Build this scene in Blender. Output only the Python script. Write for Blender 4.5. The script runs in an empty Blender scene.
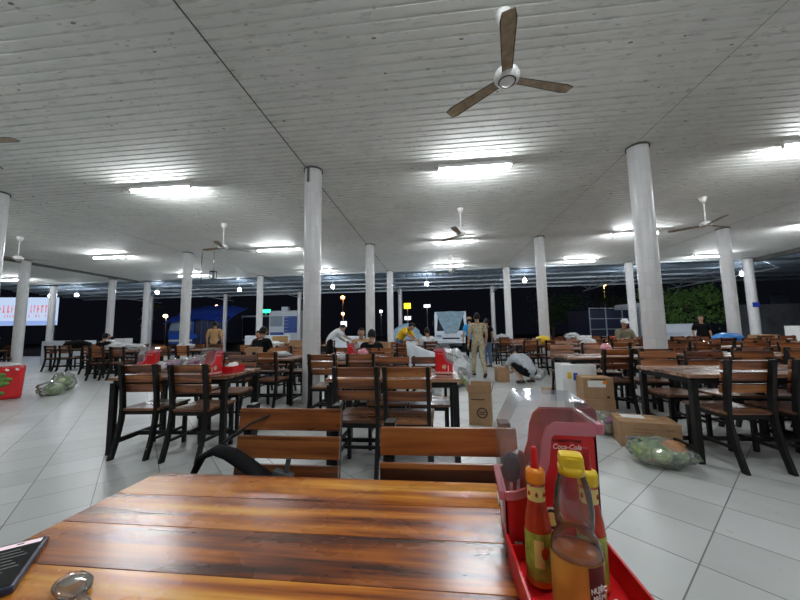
import bpy, bmesh, math, random
from mathutils import Vector, Matrix, Euler, noise
R = math.radians
PI = math.pi
rng = random.Random(7)
scn = bpy.context.scene
COL = scn.collection

# ------------------------------------------------------------------ materials
class NT:
    """small helper around a node tree"""
    def __init__(s, name):
        s.m = bpy.data.materials.new(name); s.m.use_nodes = True
        s.t = s.m.node_tree; s.t.nodes.clear()
        s.out = s.n('ShaderNodeOutputMaterial')
    def n(s, typ, **kw):
        nd = s.t.nodes.new(typ)
        for k, v in kw.items(): setattr(nd, k, v)
        return nd
    def link(s, a, b): s.t.links.new(a, b)
    def put(s, sock, v):
        if isinstance(v, bpy.types.NodeSocket): s.link(v, sock)
        elif isinstance(v, tuple) and len(v) == 3 and sock.type == 'RGBA': sock.default_value = (*v, 1)
        else: sock.default_value = v
    def math(s, op, a, b=0.0, c=None):
        nd = s.n('ShaderNodeMath', operation=op); s.put(nd.inputs[0], a); s.put(nd.inputs[1], b)
        if c is not None: s.put(nd.inputs[2], c)
        return nd.outputs[0]
    def mix(s, f, a, b, mode='MIX'):
        nd = s.n('ShaderNodeMix', data_type='RGBA', blend_type=mode)
        s.put(nd.inputs[0], f); s.put(nd.inputs[6], a); s.put(nd.inputs[7], b)
        return nd.outputs[2]
    def ramp(s, f, stops):
        nd = s.n('ShaderNodeValToRGB'); e = nd.color_ramp.elements
        while len(e) < len(stops): e.new(0.5)
        for k, (p, c) in enumerate(stops):
            e[k].position = p; e[k].color = (*c, 1) if len(c) == 3 else c
        s.put(nd.inputs[0], f); return nd.outputs[0]
    def coord(s, which='Object'): return s.n('ShaderNodeTexCoord').outputs[which]
    def mapping(s, v, scale=(1, 1, 1), loc=(0, 0, 0), rot=(0, 0, 0)):
        nd = s.n('ShaderNodeMapping'); s.link(v, nd.inputs[0])
        nd.inputs['Scale'].default_value = scale; nd.inputs['Location'].default_value = loc
        nd.inputs['Rotation'].default_value = rot
        return nd.outputs[0]
    def noise(s, v, scale, detail=3, dist=0.0, w=None, rough=.55):
        nd = s.n('ShaderNodeTexNoise')
        if w is not None:       # shift the pattern per object and per plank
            cb = s.n('ShaderNodeCombineXYZ'); s.put(cb.inputs[0], s.math('MULTIPLY', w, 1.7)); s.put(cb.inputs[1], w)
            va = s.n('ShaderNodeVectorMath', operation='ADD'); s.link(v, va.inputs[0]); s.link(cb.outputs[0], va.inputs[1]); v = va.outputs[0]
        s.link(v, nd.inputs['Vector']); s.put(nd.inputs['Scale'], scale)
        s.put(nd.inputs['Detail'], detail); s.put(nd.inputs['Distortion'], dist); s.put(nd.inputs['Roughness'], rough)
        return nd.outputs[0]
    def bsdf(s, color, rough=.5, metal=0.0, bump=None, bstr=.2, bdist=.002, **kw):
        b = s.n('ShaderNodeBsdfPrincipled')
        s.put(b.inputs['Base Color'], color); s.put(b.inputs['Roughness'], rough); s.put(b.inputs['Metallic'], metal)
        for k, v in kw.items(): s.put(b.inputs[k.replace('_', ' ')], v)
        if bump is not None:
            bp = s.n('ShaderNodeBump'); bp.inputs['Strength'].default_value = bstr; bp.inputs['Distance'].default_value = bdist
            s.link(bump, bp.inputs['Height']); s.link(bp.outputs[0], b.inputs['Normal'])
        s.link(b.outputs[0], s.out.inputs[0]); return b

def plain(name, c, rough=.5, metal=0.0, var=.12, scale=8.0, **kw):
    t = NT(name); v = t.coord()
    n = t.noise(v, scale, 4)
    lo = tuple(x * (1 - var) for x in c); hi = tuple(min(1, x * (1 + var)) for x in c)
    t.bsdf(t.ramp(n, [(.3, lo), (.7, hi)]), rough, metal, **kw); return t.m

def emit(name, c, s):
    t = NT(name); e = t.n('ShaderNodeEmission'); e.inputs[0].default_value = (*c, 1); e.inputs[1].default_value = s
    t.link(e.outputs[0], t.out.inputs[0]); return t.m

def clear(name, tint, gloss=.25, rough=.08, body=0.0, bodycol=(1, 1, 1), fres=1.35):
    """thin clear plastic or glass: transparent, a little body colour, fresnel gloss"""
    t = NT(name)
    tr = t.n('ShaderNodeBsdfTransparent'); tr.inputs[0].default_value = (*tint, 1)
    df = t.n('ShaderNodeBsdfDiffuse'); df.inputs[0].default_value = (*bodycol, 1)
    gl = t.n('ShaderNodeBsdfGlossy'); gl.inputs['Roughness'].default_value = rough
    m1 = t.n('ShaderNodeMixShader'); m1.inputs[0].default_value = body
    t.link(tr.outputs[0], m1.inputs[1]); t.link(df.outputs[0], m1.inputs[2])
    fr = t.n('ShaderNodeFresnel'); fr.inputs[0].default_value = fres
    f = t.math('ADD', t.math('MULTIPLY', fr.outputs[0], 1.0), gloss * .2)
    m2 = t.n('ShaderNodeMixShader'); t.link(f, m2.inputs[0])
    t.link(m1.outputs[0], m2.inputs[1]); t.link(gl.outputs[0], m2.inputs[2])
    t.link(m2.outputs[0], t.out.inputs[0]); return t.m

def wood(name, stops, plank=None, rough=.3, gain=1.0, coat=.3, sx=.75, sy=9.0):
    t = NT(name); v = t.coord()
    oi = t.n('ShaderNodeObjectInfo')
    w = t.math('MULTIPLY', oi.outputs['Random'], 37.0)
    sep = t.n('ShaderNodeSeparateXYZ'); t.link(v, sep.inputs[0])
    if plank:
        idx = t.math('FLOOR', t.math('DIVIDE', t.math('ADD', sep.outputs[1], .38 if plank < .15 else .2275), plank))
        w = t.math('ADD', w, t.math('MULTIPLY', idx, 3.7))
    else:
        idx = t.math('FLOOR', t.math('DIVIDE', t.math('ADD', sep.outputs[2], 10.0), .097))
        w = t.math('ADD', w, t.math('MULTIPLY', idx, 2.3))
    m = t.mapping(v, (sx, sy, sy))
    n1 = t.noise(m, 1.6, 5, .55, w)
    n2 = t.noise(t.mapping(v, (sx * 1.6, sy * 7, sy * 7)), 1.5, 3, .6, w)
    wn = t.n('ShaderNodeTexWhiteNoise', noise_dimensions='1D'); t.put(wn.inputs['W'], w)
    f = t.math('ADD', t.math('MULTIPLY', n1, 1.25), t.math('MULTIPLY', n2, .22))
    f = t.math('ADD', f, t.math('MULTIPLY', wn.outputs[0], .22))
    f = t.math('SUBTRACT', f, .365)
    c = t.ramp(f, stops)
    sm = t.noise(t.mapping(v, (3, 5, 5)), 2.0, 3, 0, w)          # hand wear of the varnish
    r = t.math('ADD', t.math('MULTIPLY', sm, .25), rough - .12)
    t.bsdf(c, r, 0, bump=n2, bstr=.04, bdist=.001, Coat_Weight=coat, Coat_Roughness=.2)
    return t.m

WST = [(.30, (.035, .008, .003)), (.42, (.17, .038, .007)), (.54, (.40, .115, .014)), (.66, (.58, .225, .03)), (.78, (.72, .38, .07))]
M = {}
M['table_wood'] = wood('varnished plank wood', WST, plank=.12667, rough=.26)
M['chair_wood'] = wood('chair slat wood', [(.28, (.035, .010, .004)), (.42, (.12, .033, .009)), (.56, (.25, .078, .018)), (.74, (.36, .14, .034))], rough=.32)
M['seat_wood'] = wood('seat plank wood', [(.28, (.045, .017, .009)), (.45, (.12, .043, .018)), (.6, (.23, .09, .035)), (.75, (.33, .15, .06))], plank=.155, rough=.3)
M['pale_wood'] = wood('pale table wood', [(.28, (.09, .045, .028)), (.45, (.2, .1, .06)), (.6, (.33, .18, .11)), (.75, (.43, .27, .18))], plank=.12667, rough=.26)  # paler and less saturated than the foreground table wood
M['black_metal'] = plain('black painted steel', (.008, .0075, .0075), .45, 0, .3, 20, Specular_IOR_Level=.25)
M['white_paint'] = plain('white enamel', (.72, .72, .70), .4)
M['tan_blade'] = plain('dusty tan fan blade', (.34, .25, .16), .55, 0, .35, 14)
M['dark_blade'] = plain('dark edge of fan blade', (.05, .035, .02), .6)
M['steel'] = plain('brushed steel', (.55, .55, .56), .3, 1.0)
M['tube'] = emit('fluorescent tube', (.93, .97, 1.0), 120)
M['bulb'] = emit('canopy bulb', (.82, .88, 1.0), 70)
M['red'] = plain('red plastic', (.62, .012, .016), .3, 0, .06, 5, Coat_Weight=.2)
M['dark_red'] = plain('dark red plastic', (.36, .01, .014), .35)
M['white_print'] = plain('white print', (.85, .83, .8), .5, 0, .03)
M['black_print'] = plain('black print', (.012, .01, .01), .5)
M['yellow_cap'] = plain('yellow plastic', (.82, .56, .02), .32)
M['orange_cap'] = plain('orange plastic', (.85, .26, .015), .35)
M['blue_cap'] = plain('blue plastic', (.015, .12, .62), .3)
M['chili'] = plain('red chili sauce', (.42, .035, .012), .25, 0, .25, 40)
M['orange_sauce'] = plain('orange sauce', (.62, .16, .02), .3)
M['gold_label'] = plain('gold label paper', (.60, .34, .06), .3, .35, .15, 12)
M['yellow_label'] = plain('yellow label paper', (.78, .62, .2), .5)
M['green_label'] = plain('green label paper', (.3, .36, .05), .5, 0, .5, 45)
M['maroon_label'] = plain('maroon label paper', (.12, .015, .015), .5)
M['clear'] = clear('clear plastic', (.97, .97, .98), .25, .1, .10, (.9, .9, .95))
M['frost_pink'] = clear('pinkish translucent rim', (1, .62, .66), .4, .15, .6, (1, .30, .38))
M['glass'] = clear('bottle plastic', (.94, .93, .92), .3, .04, .04)
M['pbag'] = clear('thin plastic bag', (.95, .96, .95), .5, .12, .13, (.85, .88, .87))
M['pbag_white'] = clear('milky plastic bag', (.9, .92, .92), .6, .2, .55, (.78, .81, .83))
M['pbag_pink'] = clear('pink plastic bag', (.95, .6, .65), .5, .2, .8, (.85, .33, .4))
M['card'] = plain('brown cardboard', (.36, .215, .115), .85, 0, .1, 9)
M['card_in'] = plain('cardboard inner side', (.27, .16, .085), .9)
M['tape'] = plain('packing tape', (.5, .3, .12), .3)
M['foam'] = plain('white foam', (.78, .8, .82), .7, 0, .04)
M['paper'] = plain('white paper', (.82, .82, .8), .8, 0, .04)
M['blue_print'] = plain('blue print', (.02, .05, .42), .5)
M['green_veg'] = plain('leafy green', (.13, .27, .05), .6, 0, .45, 30)
M['pale_veg'] = plain('pale cabbage', (.36, .47, .17), .55, 0, .35, 25)
M['orange_veg'] = plain('carrot orange', (.8, .28, .02), .5)
M['purple_veg'] = plain('purple onion', (.26, .07, .2), .45, 0, .5, 30)
M['skin'] = plain('skin', (.42, .24, .15), .55, 0, .08, 12)
M['hair'] = plain('black hair', (.008, .007, .007), .6, 0, .4, 60, Specular_IOR_Level=.2)
M['eye'] = plain('dark eye', (.02, .015, .012), .2)
M['sole'] = plain('dark shoe', (.03, .025, .022), .6)
def cloth(name, c, var=.18, scale=22): return plain('cloth ' + name, c, .9, 0, var, scale, Specular_IOR_Level=.1)
M['c_sheet'] = cloth('pale sheet', (.5, .54, .58), .08, 6)
M['c_grey'] = cloth('light grey', (.4, .44, .48)); M['c_black'] = cloth('black', (.007, .007, .008))
M['c_white'] = cloth('white', (.7, .72, .74)); M['c_tan'] = cloth('tan', (.42, .26, .13)); M['c_denim'] = cloth('denim', (.1, .15, .24))
M['c_yellow'] = cloth('yellow', (.8, .5, .03)); M['c_blue'] = cloth('bright blue', (.03, .28, .6)); M['c_olive'] = cloth('olive', (.2, .19, .13))
t = NT('khaki floral cloth'); v = t.coord()
t.bsdf(t.ramp(t.noise(v, 30, 5, .8), [(.38, (.19, .15, .085)), (.5, (.42, .36, .24)), (.62, (.5, .44, .32))]), .9); M['c_khaki'] = t.m
M['tarp'] = plain('grey blue tarp', (.22, .33, .4), .55, 0, .2, 5)
M['blue_paint'] = plain('blue truck paint', (.03, .09, .36), .35)
M['blue_tarp'] = plain('blue tarpaulin', (.05, .14, .75), .5, 0, .2, 4)
M['navy'] = plain('navy panel', (.018, .022, .05), .4)
M['truck_white'] = plain('white vehicle paint', (.68, .74, .8), .3, 0, .04)
M['rubber'] = plain('tyre rubber', (.012, .012, .012), .8)
M['dark_glass'] = plain('dark window glass', (.012, .016, .02), .08)
M['pale_glass'] = plain('pale window glass', (.3, .38, .45), .1)
M['asphalt'] = plain('night asphalt', (.03, .03, .032), .85, 0, .3, 3)
M['dark_wall'] = plain('dark grey wall', (.13, .135, .15), .8, 0, .25, 2)
M['bark'] = plain('bark', (.09, .065, .045), .9, 0, .4, 12)
M['leaf'] = plain('tree leaf', (.2, .4, .1), .6, 0, .5, 9)  # bright green paints the canopy light into this tree's leaves
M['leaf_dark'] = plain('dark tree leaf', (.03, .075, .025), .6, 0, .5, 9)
M['canopy_metal'] = plain('blue grey sheet metal', (.22, .28, .33), .6, 0, .2, 1.5)
M['galv'] = plain('galvanised steel', (.42, .48, .52), .45, .5)
M['seam_pale'] = plain('grey ceiling seam', (.34, .34, .325), .8)
M['seam'] = plain('dark ceiling seam', (.10, .10, .095), .8)
M['pot_blue'] = plain('blue plastic sheet', (.03, .2, .55), .35, 0, .2, 9)

# ceiling panels
t = NT('dusty ceiling panel'); v = t.coord()
big = t.noise(v, .35, 4); mid = t.noise(v, 2.5, 5)
c = t.ramp(t.math('ADD', t.math('MULTIPLY', big, .6), t.math('MULTIPLY', mid, .4)), [(.35, (.72, .735, .70)), (.65, (.88, .88, .845))])
vo = t.n('ShaderNodeTexVoronoi'); t.link(t.mapping(v, (1.6, 3.2, 0)), vo.inputs['Vector']); vo.inputs['Scale'].default_value = 1.6
spot = t.math('LESS_THAN', vo.outputs['Distance'], t.math('MULTIPLY', t.noise(v, 1.3, 1), .11))
c = t.mix(t.math('MULTIPLY', spot, .75), c, (.07, .065, .055))
vo2 = t.n('ShaderNodeTexVoronoi'); t.link(t.mapping(v, (3.1, 8.0, 0)), vo2.inputs['Vector']); vo2.inputs['Scale'].default_value = 1.5
sp2 = t.math('LESS_THAN', vo2.outputs['Distance'], t.math('MULTIPLY', t.noise(v, .9, 2), .22))
c = t.mix(t.math('MULTIPLY', sp2, .38), c, (.16, .15, .13))
st = t.noise(t.mapping(v, (2.2, 14, 1)), 2.0, 5)
c = t.mix(t.math('MULTIPLY', t.math('GREATER_THAN', st, .60), .22), c, (.25, .24, .22))
t.bsdf(c, .6, Specular_IOR_Level=.3); M['ceiling'] = t.m

# diagonal 40 cm floor tiles
t = NT('glossy floor tile'); v = t.coord()
s = t.n('ShaderNodeSeparateXYZ'); t.link(v, s.inputs[0]); q = 1 / math.sqrt(2)
u_ = t.math('MULTIPLY', t.math('SUBTRACT', s.outputs[0], s.outputs[1]), q)
v_ = t.math('MULTIPLY', t.math('ADD', s.outputs[0], s.outputs[1]), q)
u_ = t.math('DIVIDE', t.math('ADD', u_, 40.027), .4); v_ = t.math('DIVIDE', t.math('ADD', v_, 39.795), .4)
fu, fv = t.math('FRACT', u_), t.math('FRACT', v_)
du = t.math('MINIMUM', fu, t.math('SUBTRACT', 1.0, fu)); dv = t.math('MINIMUM', fv, t.math('SUBTRACT', 1.0, fv))
line = t.math('LESS_THAN', t.math('MINIMUM', du, dv), .0085)
cmb = t.n('ShaderNodeCombineXYZ'); t.link(t.math('FLOOR', u_), cmb.inputs[0]); t.link(t.math('FLOOR', v_), cmb.inputs[1])
wn = t.n('ShaderNodeTexWhiteNoise', noise_dimensions='2D'); t.link(cmb.outputs[0], wn.inputs['Vector'])
n = t.noise(v, 2.2, 5)
c = t.ramp(t.math('ADD', t.math('MULTIPLY', wn.outputs[0], .35), t.math('MULTIPLY', n, .65)), [(.3, (.46, .475, .465)), (.7, (.55, .565, .555))])
c = t.mix(t.math('MULTIPLY', t.math('GREATER_THAN', t.noise(v, 9, 4), .70), .5), c, (.3, .29, .27))
c = t.mix(line, c, (.13, .125, .12))
t.bsdf(c, t.math('ADD', t.math('MULTIPLY', n, .2), .22)); M['floor'] = t.m

# small white tiles on the round pillars (uv in metres)
t = NT('white mosaic pillar tile'); uv = t.coord('UV')
b = t.n('ShaderNodeTexBrick'); t.link(uv, b.inputs[0]); b.offset = 0.0
b.inputs['Scale'].default_value = 1.0; b.inputs['Brick Width'].default_value = .0785; b.inputs['Row Height'].default_value = .2
b.inputs['Mortar Size'].default_value = .003
b.inputs['Color1'].default_value = (.66, .66, .67, 1); b.inputs['Color2'].default_value = (.74, .74, .75, 1); b.inputs['Mortar'].default_value = (.60, .60, .61, 1)
c = t.mix(t.math('MULTIPLY', t.noise(t.coord(), 3, 4), .25), b.outputs['Color'], (.5, .49, .46))
t.bsdf(c, .28); M['pillar'] = t.m

# ------------------------------------------------------------------ mesh helpers
class MB:
    def __init__(s): s.v = []; s.f = []; s.mi = []; s.uv = {}; s.cur = 0; s.sm = []
    def add(s, vs, fs, smooth=False, xf=None):
        o = len(s.v)
        for p in vs: s.v.append(tuple(xf @ Vector(p)) if xf is not None else tuple(p))
        for f in fs:
            s.f.append(tuple(i + o for i in f)); s.mi.append(s.cur); s.sm.append(smooth)
        return s
    def box(s, c, d, rot=None, bev=0.0):
        x, y, z = (k / 2 for k in d)
        xf = Matrix.Translation(c) @ (Euler(rot).to_matrix().to_4x4() if rot else Matrix())
        if bev <= 0:
            vs = [(-x, -y, -z), (x, -y, -z), (x, y, -z), (-x, y, -z), (-x, -y, z), (x, -y, z), (x, y, z), (-x, y, z)]
            s.add(vs, [(3, 2, 1, 0), (4, 5, 6, 7), (0, 1, 5, 4), (1, 2, 6, 5), (2, 3, 7, 6), (3, 0, 4, 7)], False, xf)
        else:
            bm = bmesh.new(); bmesh.ops.create_cube(bm, size=1)
            for p in bm.verts: p.co = Vector((p.co.x * d[0], p.co.y * d[1], p.co.z * d[2]))
            bmesh.ops.bevel(bm, geom=bm.edges[:], offset=bev, segments=2, affect='EDGES', profile=.6)
            s.bm(bm, False, xf)
        return s
    def bm(s, bm, smooth=True, xf=None):
        bm.verts.index_update()
        s.add([p.co[:] for p in bm.verts], [[q.index for q in f.verts] for f in bm.faces], smooth, xf); bm.free(); return s
    def tube(s, pts, r, n=8, cap=True, flat=None):
        pts = [Vector(p) for p in pts]; rs = r if isinstance(r, (list, tuple)) else [r] * len(pts)
        o = len(s.v); prev = None
        for i, p in enumerate(pts):
            d = (pts[min(i + 1, len(pts) - 1)] - pts[max(i - 1, 0)]).normalized()
            if prev is None:
                a = d.cross(Vector((0, 0, 1)));
                if a.length < .05: a = d.cross(Vector((0, 1, 0)))
            else: a = prev - d * prev.dot(d)
            a.normalize(); prev = a; b = d.cross(a)
            for k in range(n):
                th = 2 * PI * (k + .5) / n
                s.v.append(tuple(p + (a * math.cos(th) + b * math.sin(th) * (flat or 1)) * rs[i]))
        for i in range(len(pts) - 1):
            for k in range(n):
                k2 = (k + 1) % n
                s.f.append((o + i * n + k, o + i * n + k2, o + (i + 1) * n + k2, o + (i + 1) * n + k)); s.mi.append(s.cur); s.sm.append(n > 5)
        if cap:
            for base, rev in ((o, True), (o + (len(pts) - 1) * n, False)):
                f = [base + k for k in range(n)]
                s.f.append(tuple(f[::-1] if rev else f)); s.mi.append(s.cur); s.sm.append(False)
        return s
    def lathe(s, prof, n=20, c=(0, 0, 0), smooth=True, cap=True, a0=0, a1=2 * PI):
        o = len(s.v); full = abs(a1 - a0 - 2 * PI) < 1e-6; m = n if full else n + 1
        for r, z in prof:
            for k in range(m):
                th = a0 + (a1 - a0) * k / n
                s.v.append((c[0] + r * math.cos(th), c[1] + r * math.sin(th), c[2] + z))
        for i in range(len(prof) - 1):
            for k in range(n):
                k2 = (k + 1) % m if full else k + 1
                s.f.append((o + i * m + k, o + i * m + k2, o + (i + 1) * m + k2, o + (i + 1) * m + k)); s.mi.append(s.cur); s.sm.append(smooth)
        if cap and full:
            s.f.append(tuple(o + k for k in range(n))[::-1]); s.f.append(tuple(o + (len(prof) - 1) * m + k for k in range(n)))
            s.mi += [s.cur] * 2; s.sm += [False] * 2
        return s
    def prism(s, poly, a, b, axis='y'):
        """outline in two axes extruded along the third from a to b"""
        n = len(poly)
        def pt(p, w):
            if axis == 'y': return (p[0], w, p[1])
            if axis == 'x': return (w, p[0], p[1])
            return (p[0], p[1], w)
        vs = [pt(p, a) for p in poly] + [pt(p, b) for p in poly]
        fs = [tuple(range(n)), tuple(range(2 * n - 1, n - 1, -1))] + [(i, n + i, n + (i + 1) % n, (i + 1) % n) for i in range(n)]
        return s.add(vs, fs)
    def blob(s, c, r, amp=.2, fr=1.5, sub=3, seed=0, flat=None, xf=None):
        bm = bmesh.new(); bmesh.ops.create_icosphere(bm, subdivisions=sub, radius=1)
        for p in bm.verts:
            d = 1 + amp * noise.noise(p.co * fr + Vector((seed * 3.7, seed * 1.3, seed * 2.1))) + amp * .5 * noise.noise(p.co * fr * 2.7 + Vector((seed, 5, seed * 2)))
            q = p.co * d
            p.co = Vector((c[0] + q.x * r[0], c[1] + q.y * r[1], c[2] + q.z * r[2]))
            if flat is not None and p.co.z < flat: p.co.z = flat
        return s.bm(bm, True, xf)
    def mat(s, i): s.cur = i; return s
    def build(s, name, mats, parent=None, loc=None, rot=None, fix=True):
        me = bpy.data.meshes.new(name); me.from_pydata(s.v, [], s.f)
        for m in (mats if isinstance(mats, (list, tuple)) else [mats]): me.materials.append(M[m] if isinstance(m, str) else m)
        me.polygons.foreach_set('material_index', s.mi); me.polygons.foreach_set('use_smooth', s.sm)
        if fix:
            bm = bmesh.new(); bm.from_mesh(me); bmesh.ops.recalc_face_normals(bm, faces=bm.faces[:]); bm.to_mesh(me); bm.free()
        me.update()
        o = bpy.data.objects.new(name, me); COL.objects.link(o)
        if parent: o.parent = parent
        if loc is not None: o.location = loc
        if rot is not None: o.rotation_euler = rot
        return o

def tag(o, label, cat, group=None, kind=None):
    o['label'] = label; o['category'] = cat
    if group: o['group'] = group
    if kind: o['kind'] = kind
    return o
def thing(name, loc, rz, label, cat, group=None):
    o = bpy.data.objects.new(name, None); o.empty_display_size = .1; COL.objects.link(o)
    o.location = loc; o.rotation_euler = (0, 0, rz)
    return tag(o, label, cat, group)
def struct(o): o['kind'] = 'structure'; return o
def copy_tree(src, loc, rz, label, group=None):
    r = src.copy(); COL.objects.link(r); r.location = loc; r.rotation_euler = (0, 0, rz); r['label'] = label
    if group: r['group'] = group
    for ch in src.children:
        c = ch.copy(); COL.objects.link(c); c.parent = r
        for g in ch.children:
            d = g.copy(); COL.objects.link(d); d.parent = c
    return r
def lettering(txt, size, m, parent, loc, rot, name='lettering', depth=.0006, align='CENTER', shear=0.0, xs=1.0):
    cu = bpy.data.curves.new(name, 'FONT'); cu.body = txt; cu.size = size; cu.extrude = depth; cu.align_x = align; cu.shear = shear
    cu.resolution_u = 4
    tmp = bpy.data.objects.new(name, cu); COL.objects.link(tmp)
    bpy.context.view_layer.update()
    me = bpy.data.meshes.new_from_object(tmp.evaluated_get(bpy.context.evaluated_depsgraph_get()))
    bpy.data.objects.remove(tmp)
    me.materials.clear(); me.materials.append(M[m])
    o = bpy.data.objects.new(name, me); COL.objects.link(o); o.parent = parent; o.location = loc; o.rotation_euler = rot; o.scale = (xs, 1, 1)
    return o

# ------------------------------------------------------------------ camera
f, pitch, roll, yaw = 324.7773, .0976, -.0163, .1068
fw = Vector((-math.sin(yaw) * math.cos(pitch), math.cos(yaw) * math.cos(pitch), math.sin(pitch)))
rt = Vector((math.cos(yaw), math.sin(yaw), 0)); up = rt.cross(fw)
r_ = rt * math.cos(roll) + up * math.sin(roll); u_ = -rt * math.sin(roll) + up * math.cos(roll)
cd = bpy.data.cameras.new('camera'); cam = bpy.data.objects.new('camera', cd); COL.objects.link(cam)
cam.matrix_world = Matrix(((r_.x, u_.x, -fw.x, 0), (r_.y, u_.y, -fw.y, 0), (r_.z, u_.z, -fw.z, 1.16), (0, 0, 0, 1)))
cd.sensor_width = 36; cd.lens = f * 36 / 800; cd.clip_start = .02; cd.clip_end = 300
scn.camera = cam
scn.view_settings.view_transform = 'Standard'; scn.view_settings.look = 'None'
scn.view_settings.gamma = 1; scn.view_settings.use_curve_mapping = False
scn.view_settings.exposure = 1.2
w = bpy.data.worlds.new('night'); scn.world = w; w.use_nodes = True
w.node_tree.nodes['Background'].inputs[0].default_value = (.0022, .0024, .004, 1); w.node_tree.nodes['Background'].inputs[1].default_value = .6
scn.cycles.use_denoising = True
scn.cycles.max_bounces = 8; scn.cycles.transparent_max_bounces = 24
scn.cycles.sample_clamp_indirect = 4.0
scn.cycles.caustics_reflective = False; scn.cycles.caustics_refractive = False

# ------------------------------------------------------------------ setting
HC = 4.06
X0, X1, Y0, Y1 = -15.45, 13.6, -6.0, 15.35
m = MB(); m.box((-4, 5.5, -.05), (46, 25, .1)); struct(m.build('floor', 'floor'))
m = MB(); m.box((0, 30, -.13), (160, 130, .1)); struct(m.build('trim_ground', 'asphalt'))
# ribbed ceiling: ribs run across the hall
def ribbed(x0, x1, y0, y1, z, per, gw, gh, zs=0.0):
    m = MB(); y = y0; pr = []
    while y < y1:
        e = min(y + per, y1)
        pr += [(y, z), (e - gw, z), (e - gw * .7, z + gh), (e - gw * .25, z + gh)]
        y = e
    pr.append((y1, z)); pr.append((y1, z + .12)); pr.append((y0, z + .12))
    n = len(pr)
    sl = lambda yy: (yy - y0) * zs
    vs = [(x0, a, b + sl(a)) for a, b in pr] + [(x1, a, b + sl(a)) for a, b in pr]
    m.add(vs, [(i, (i + 1) % n, n + (i + 1) % n, n + i) for i in range(n)])
    return m
struct(ribbed(X0, X1, Y0, Y1, HC, .125, .035, .014).build('ceiling', 'ceiling', fix=False))
struct(ribbed(-22.5, X0 - .12, Y0, Y1, HC + .02, .125, .035, .014).build('ceiling_annex', 'ceiling', fix=False))
# dark gutter beam between the two ceilings and along the right edge
m = MB(); m.box((X0 - .06, (Y0 + Y1) / 2, HC + .02), (.12, Y1 - Y0, .20)); struct(m.build('trim_1', 'seam'))
m = MB(); m.box((X1 + .1, (Y0 + Y1) / 2, HC - .02), (.2, Y1 - Y0, .30)); struct(m.build('trim_2', 'seam'))
m = MB(); m.box((-4, Y1 + .05, HC + .05), (37, .1, .16)); struct(m.build('trim_3', 'galv'))
GX = [-15.214, -8.618, -2.095, 3.311, 8.575]; GY_ = [5.360, 10.404, 15.190]
for k, gx in enumerate(GX[1:]):
    wd = .016 if k == 1 else .007
    m = MB(); m.box((gx - .09, (Y0 + Y1) / 2, HC - .001), (wd, Y1 - Y0, .006)); struct(m.build('trim_%d' % (4 + k), 'seam' if k == 1 else 'seam_pale'))

def pillar(x, y, r, label, top=HC, notch=False, collar=True):
    m = MB(); n = 28; H = top
    o = len(m.v)
    for z in (0, H):
        for k in range(n): m.v.append((r * math.cos(2 * PI * k / n), r * math.sin(2 * PI * k / n), z))
    for k in range(n):
        k2 = (k + 1) % n; m.f.append((k, k2, n + k2, n + k)); m.mi.append(0); m.sm.append(True)
    ob = m.build('pillar', 'pillar', None, (x, y, 0))
    uvl = ob.data.uv_layers.new()
    for p in ob.data.polygons:
        for li in p.loop_indices:
            vi = ob.data.loops[li].vertex_index; k = vi % n
            kk = k if not (p.index == n - 1 and k == 0) else n
            uvl.data[li].uv = (kk / n * 2 * PI * r, ob.data.vertices[vi].co.z)
    tag(ob, label, 'pillar', 'round white tiled pillars', 'structure')
    if collar:
        m = MB(); m.lathe([(r + .018, H - .035), (r + .018, H - .001), (r + .001, H - .001)], n, cap=False)
        if notch: m.box((-.03, -r - .001, H - .15), (.04, .02, .26))
        m.build('collar', 'seam', ob)
    return ob
RW = ['first', 'second', 'third']
for i, gx in enumerate(GX):
    for j, gy in enumerate(GY_):
        if i == 0 and j != 1: continue
        if i == 4 and j == 0: continue
        nm = ['far left edge', 'left', 'centre left', 'centre right', 'right'][i]
        pillar(gx, gy, .148, 'round white tiled pillar of the %s column line, %s from the foreground' % (nm, RW[j]), notch=(i, j) == (2, 0))
pillar(-16.187, 14.625, .148, 'white pillar at the corner where the two ceilings meet')
pillar(-15.34, 15.75, .148, 'white pillar just behind the ceiling corner pillar, under the canopy edge')
pillar(-21.4, 16.0, .148, 'white pillar in front of the lit banner')
pillar(13.43, 15.3, .17, 'white pillar with a small blue sign at the right hall corner')
for k, gx in enumerate([-20.3, -14.6, -9.2, -2.27, 3.69]):
    pillar(gx, 21.25, .13, 'thin white canopy pillar on the roadside, number %s from the left banner' % ['one', 'two', 'three', 'four', 'five'][k], 4.0, collar=False)
sg = MB().box((13.40, 15.12, 2.05), (.26, .012, .2)).build('wall_sign', 'blue_print')
tag(sg, 'small blue sign fixed to the right corner pillar', 'sign')

# canopy beyond the hall: sheet metal with ribs along the depth, purlins and trusses
m = MB(); pr = []; x = -27.0
while x < 24:
    pr += [(x, 0), (x + .16, 0), (x + .19, .04), (x + .27, .04)]; x += .3
zc = lambda y: 4.30 - (y - 15.3) * .035
n = len(pr); m.add([(a, Y1 + .02, zc(Y1) + b) for a, b in pr] + [(a, 22.2, zc(22.2) + b) for a, b in pr], [(i, i + 1, n + i + 1, n + i) for i in range(n - 1)])
struct(m.build('ceiling_canopy', 'canopy_metal', fix=False))
m = MB(); pr = []; x = X1 + .22
while x < 24:
    pr += [(x, 0), (x + .16, 0), (x + .19, .04), (x + .27, .04)]; x += .3
n = len(pr); m.add([(a, 3, 4.25 + b) for a, b in pr] + [(a, Y1, 4.25 + b) for a, b in pr], [(i, i + 1, n + i + 1, n + i) for i in range(n - 1)])
struct(m.build('ceiling_canopy_right', 'canopy_metal', fix=False))
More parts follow.
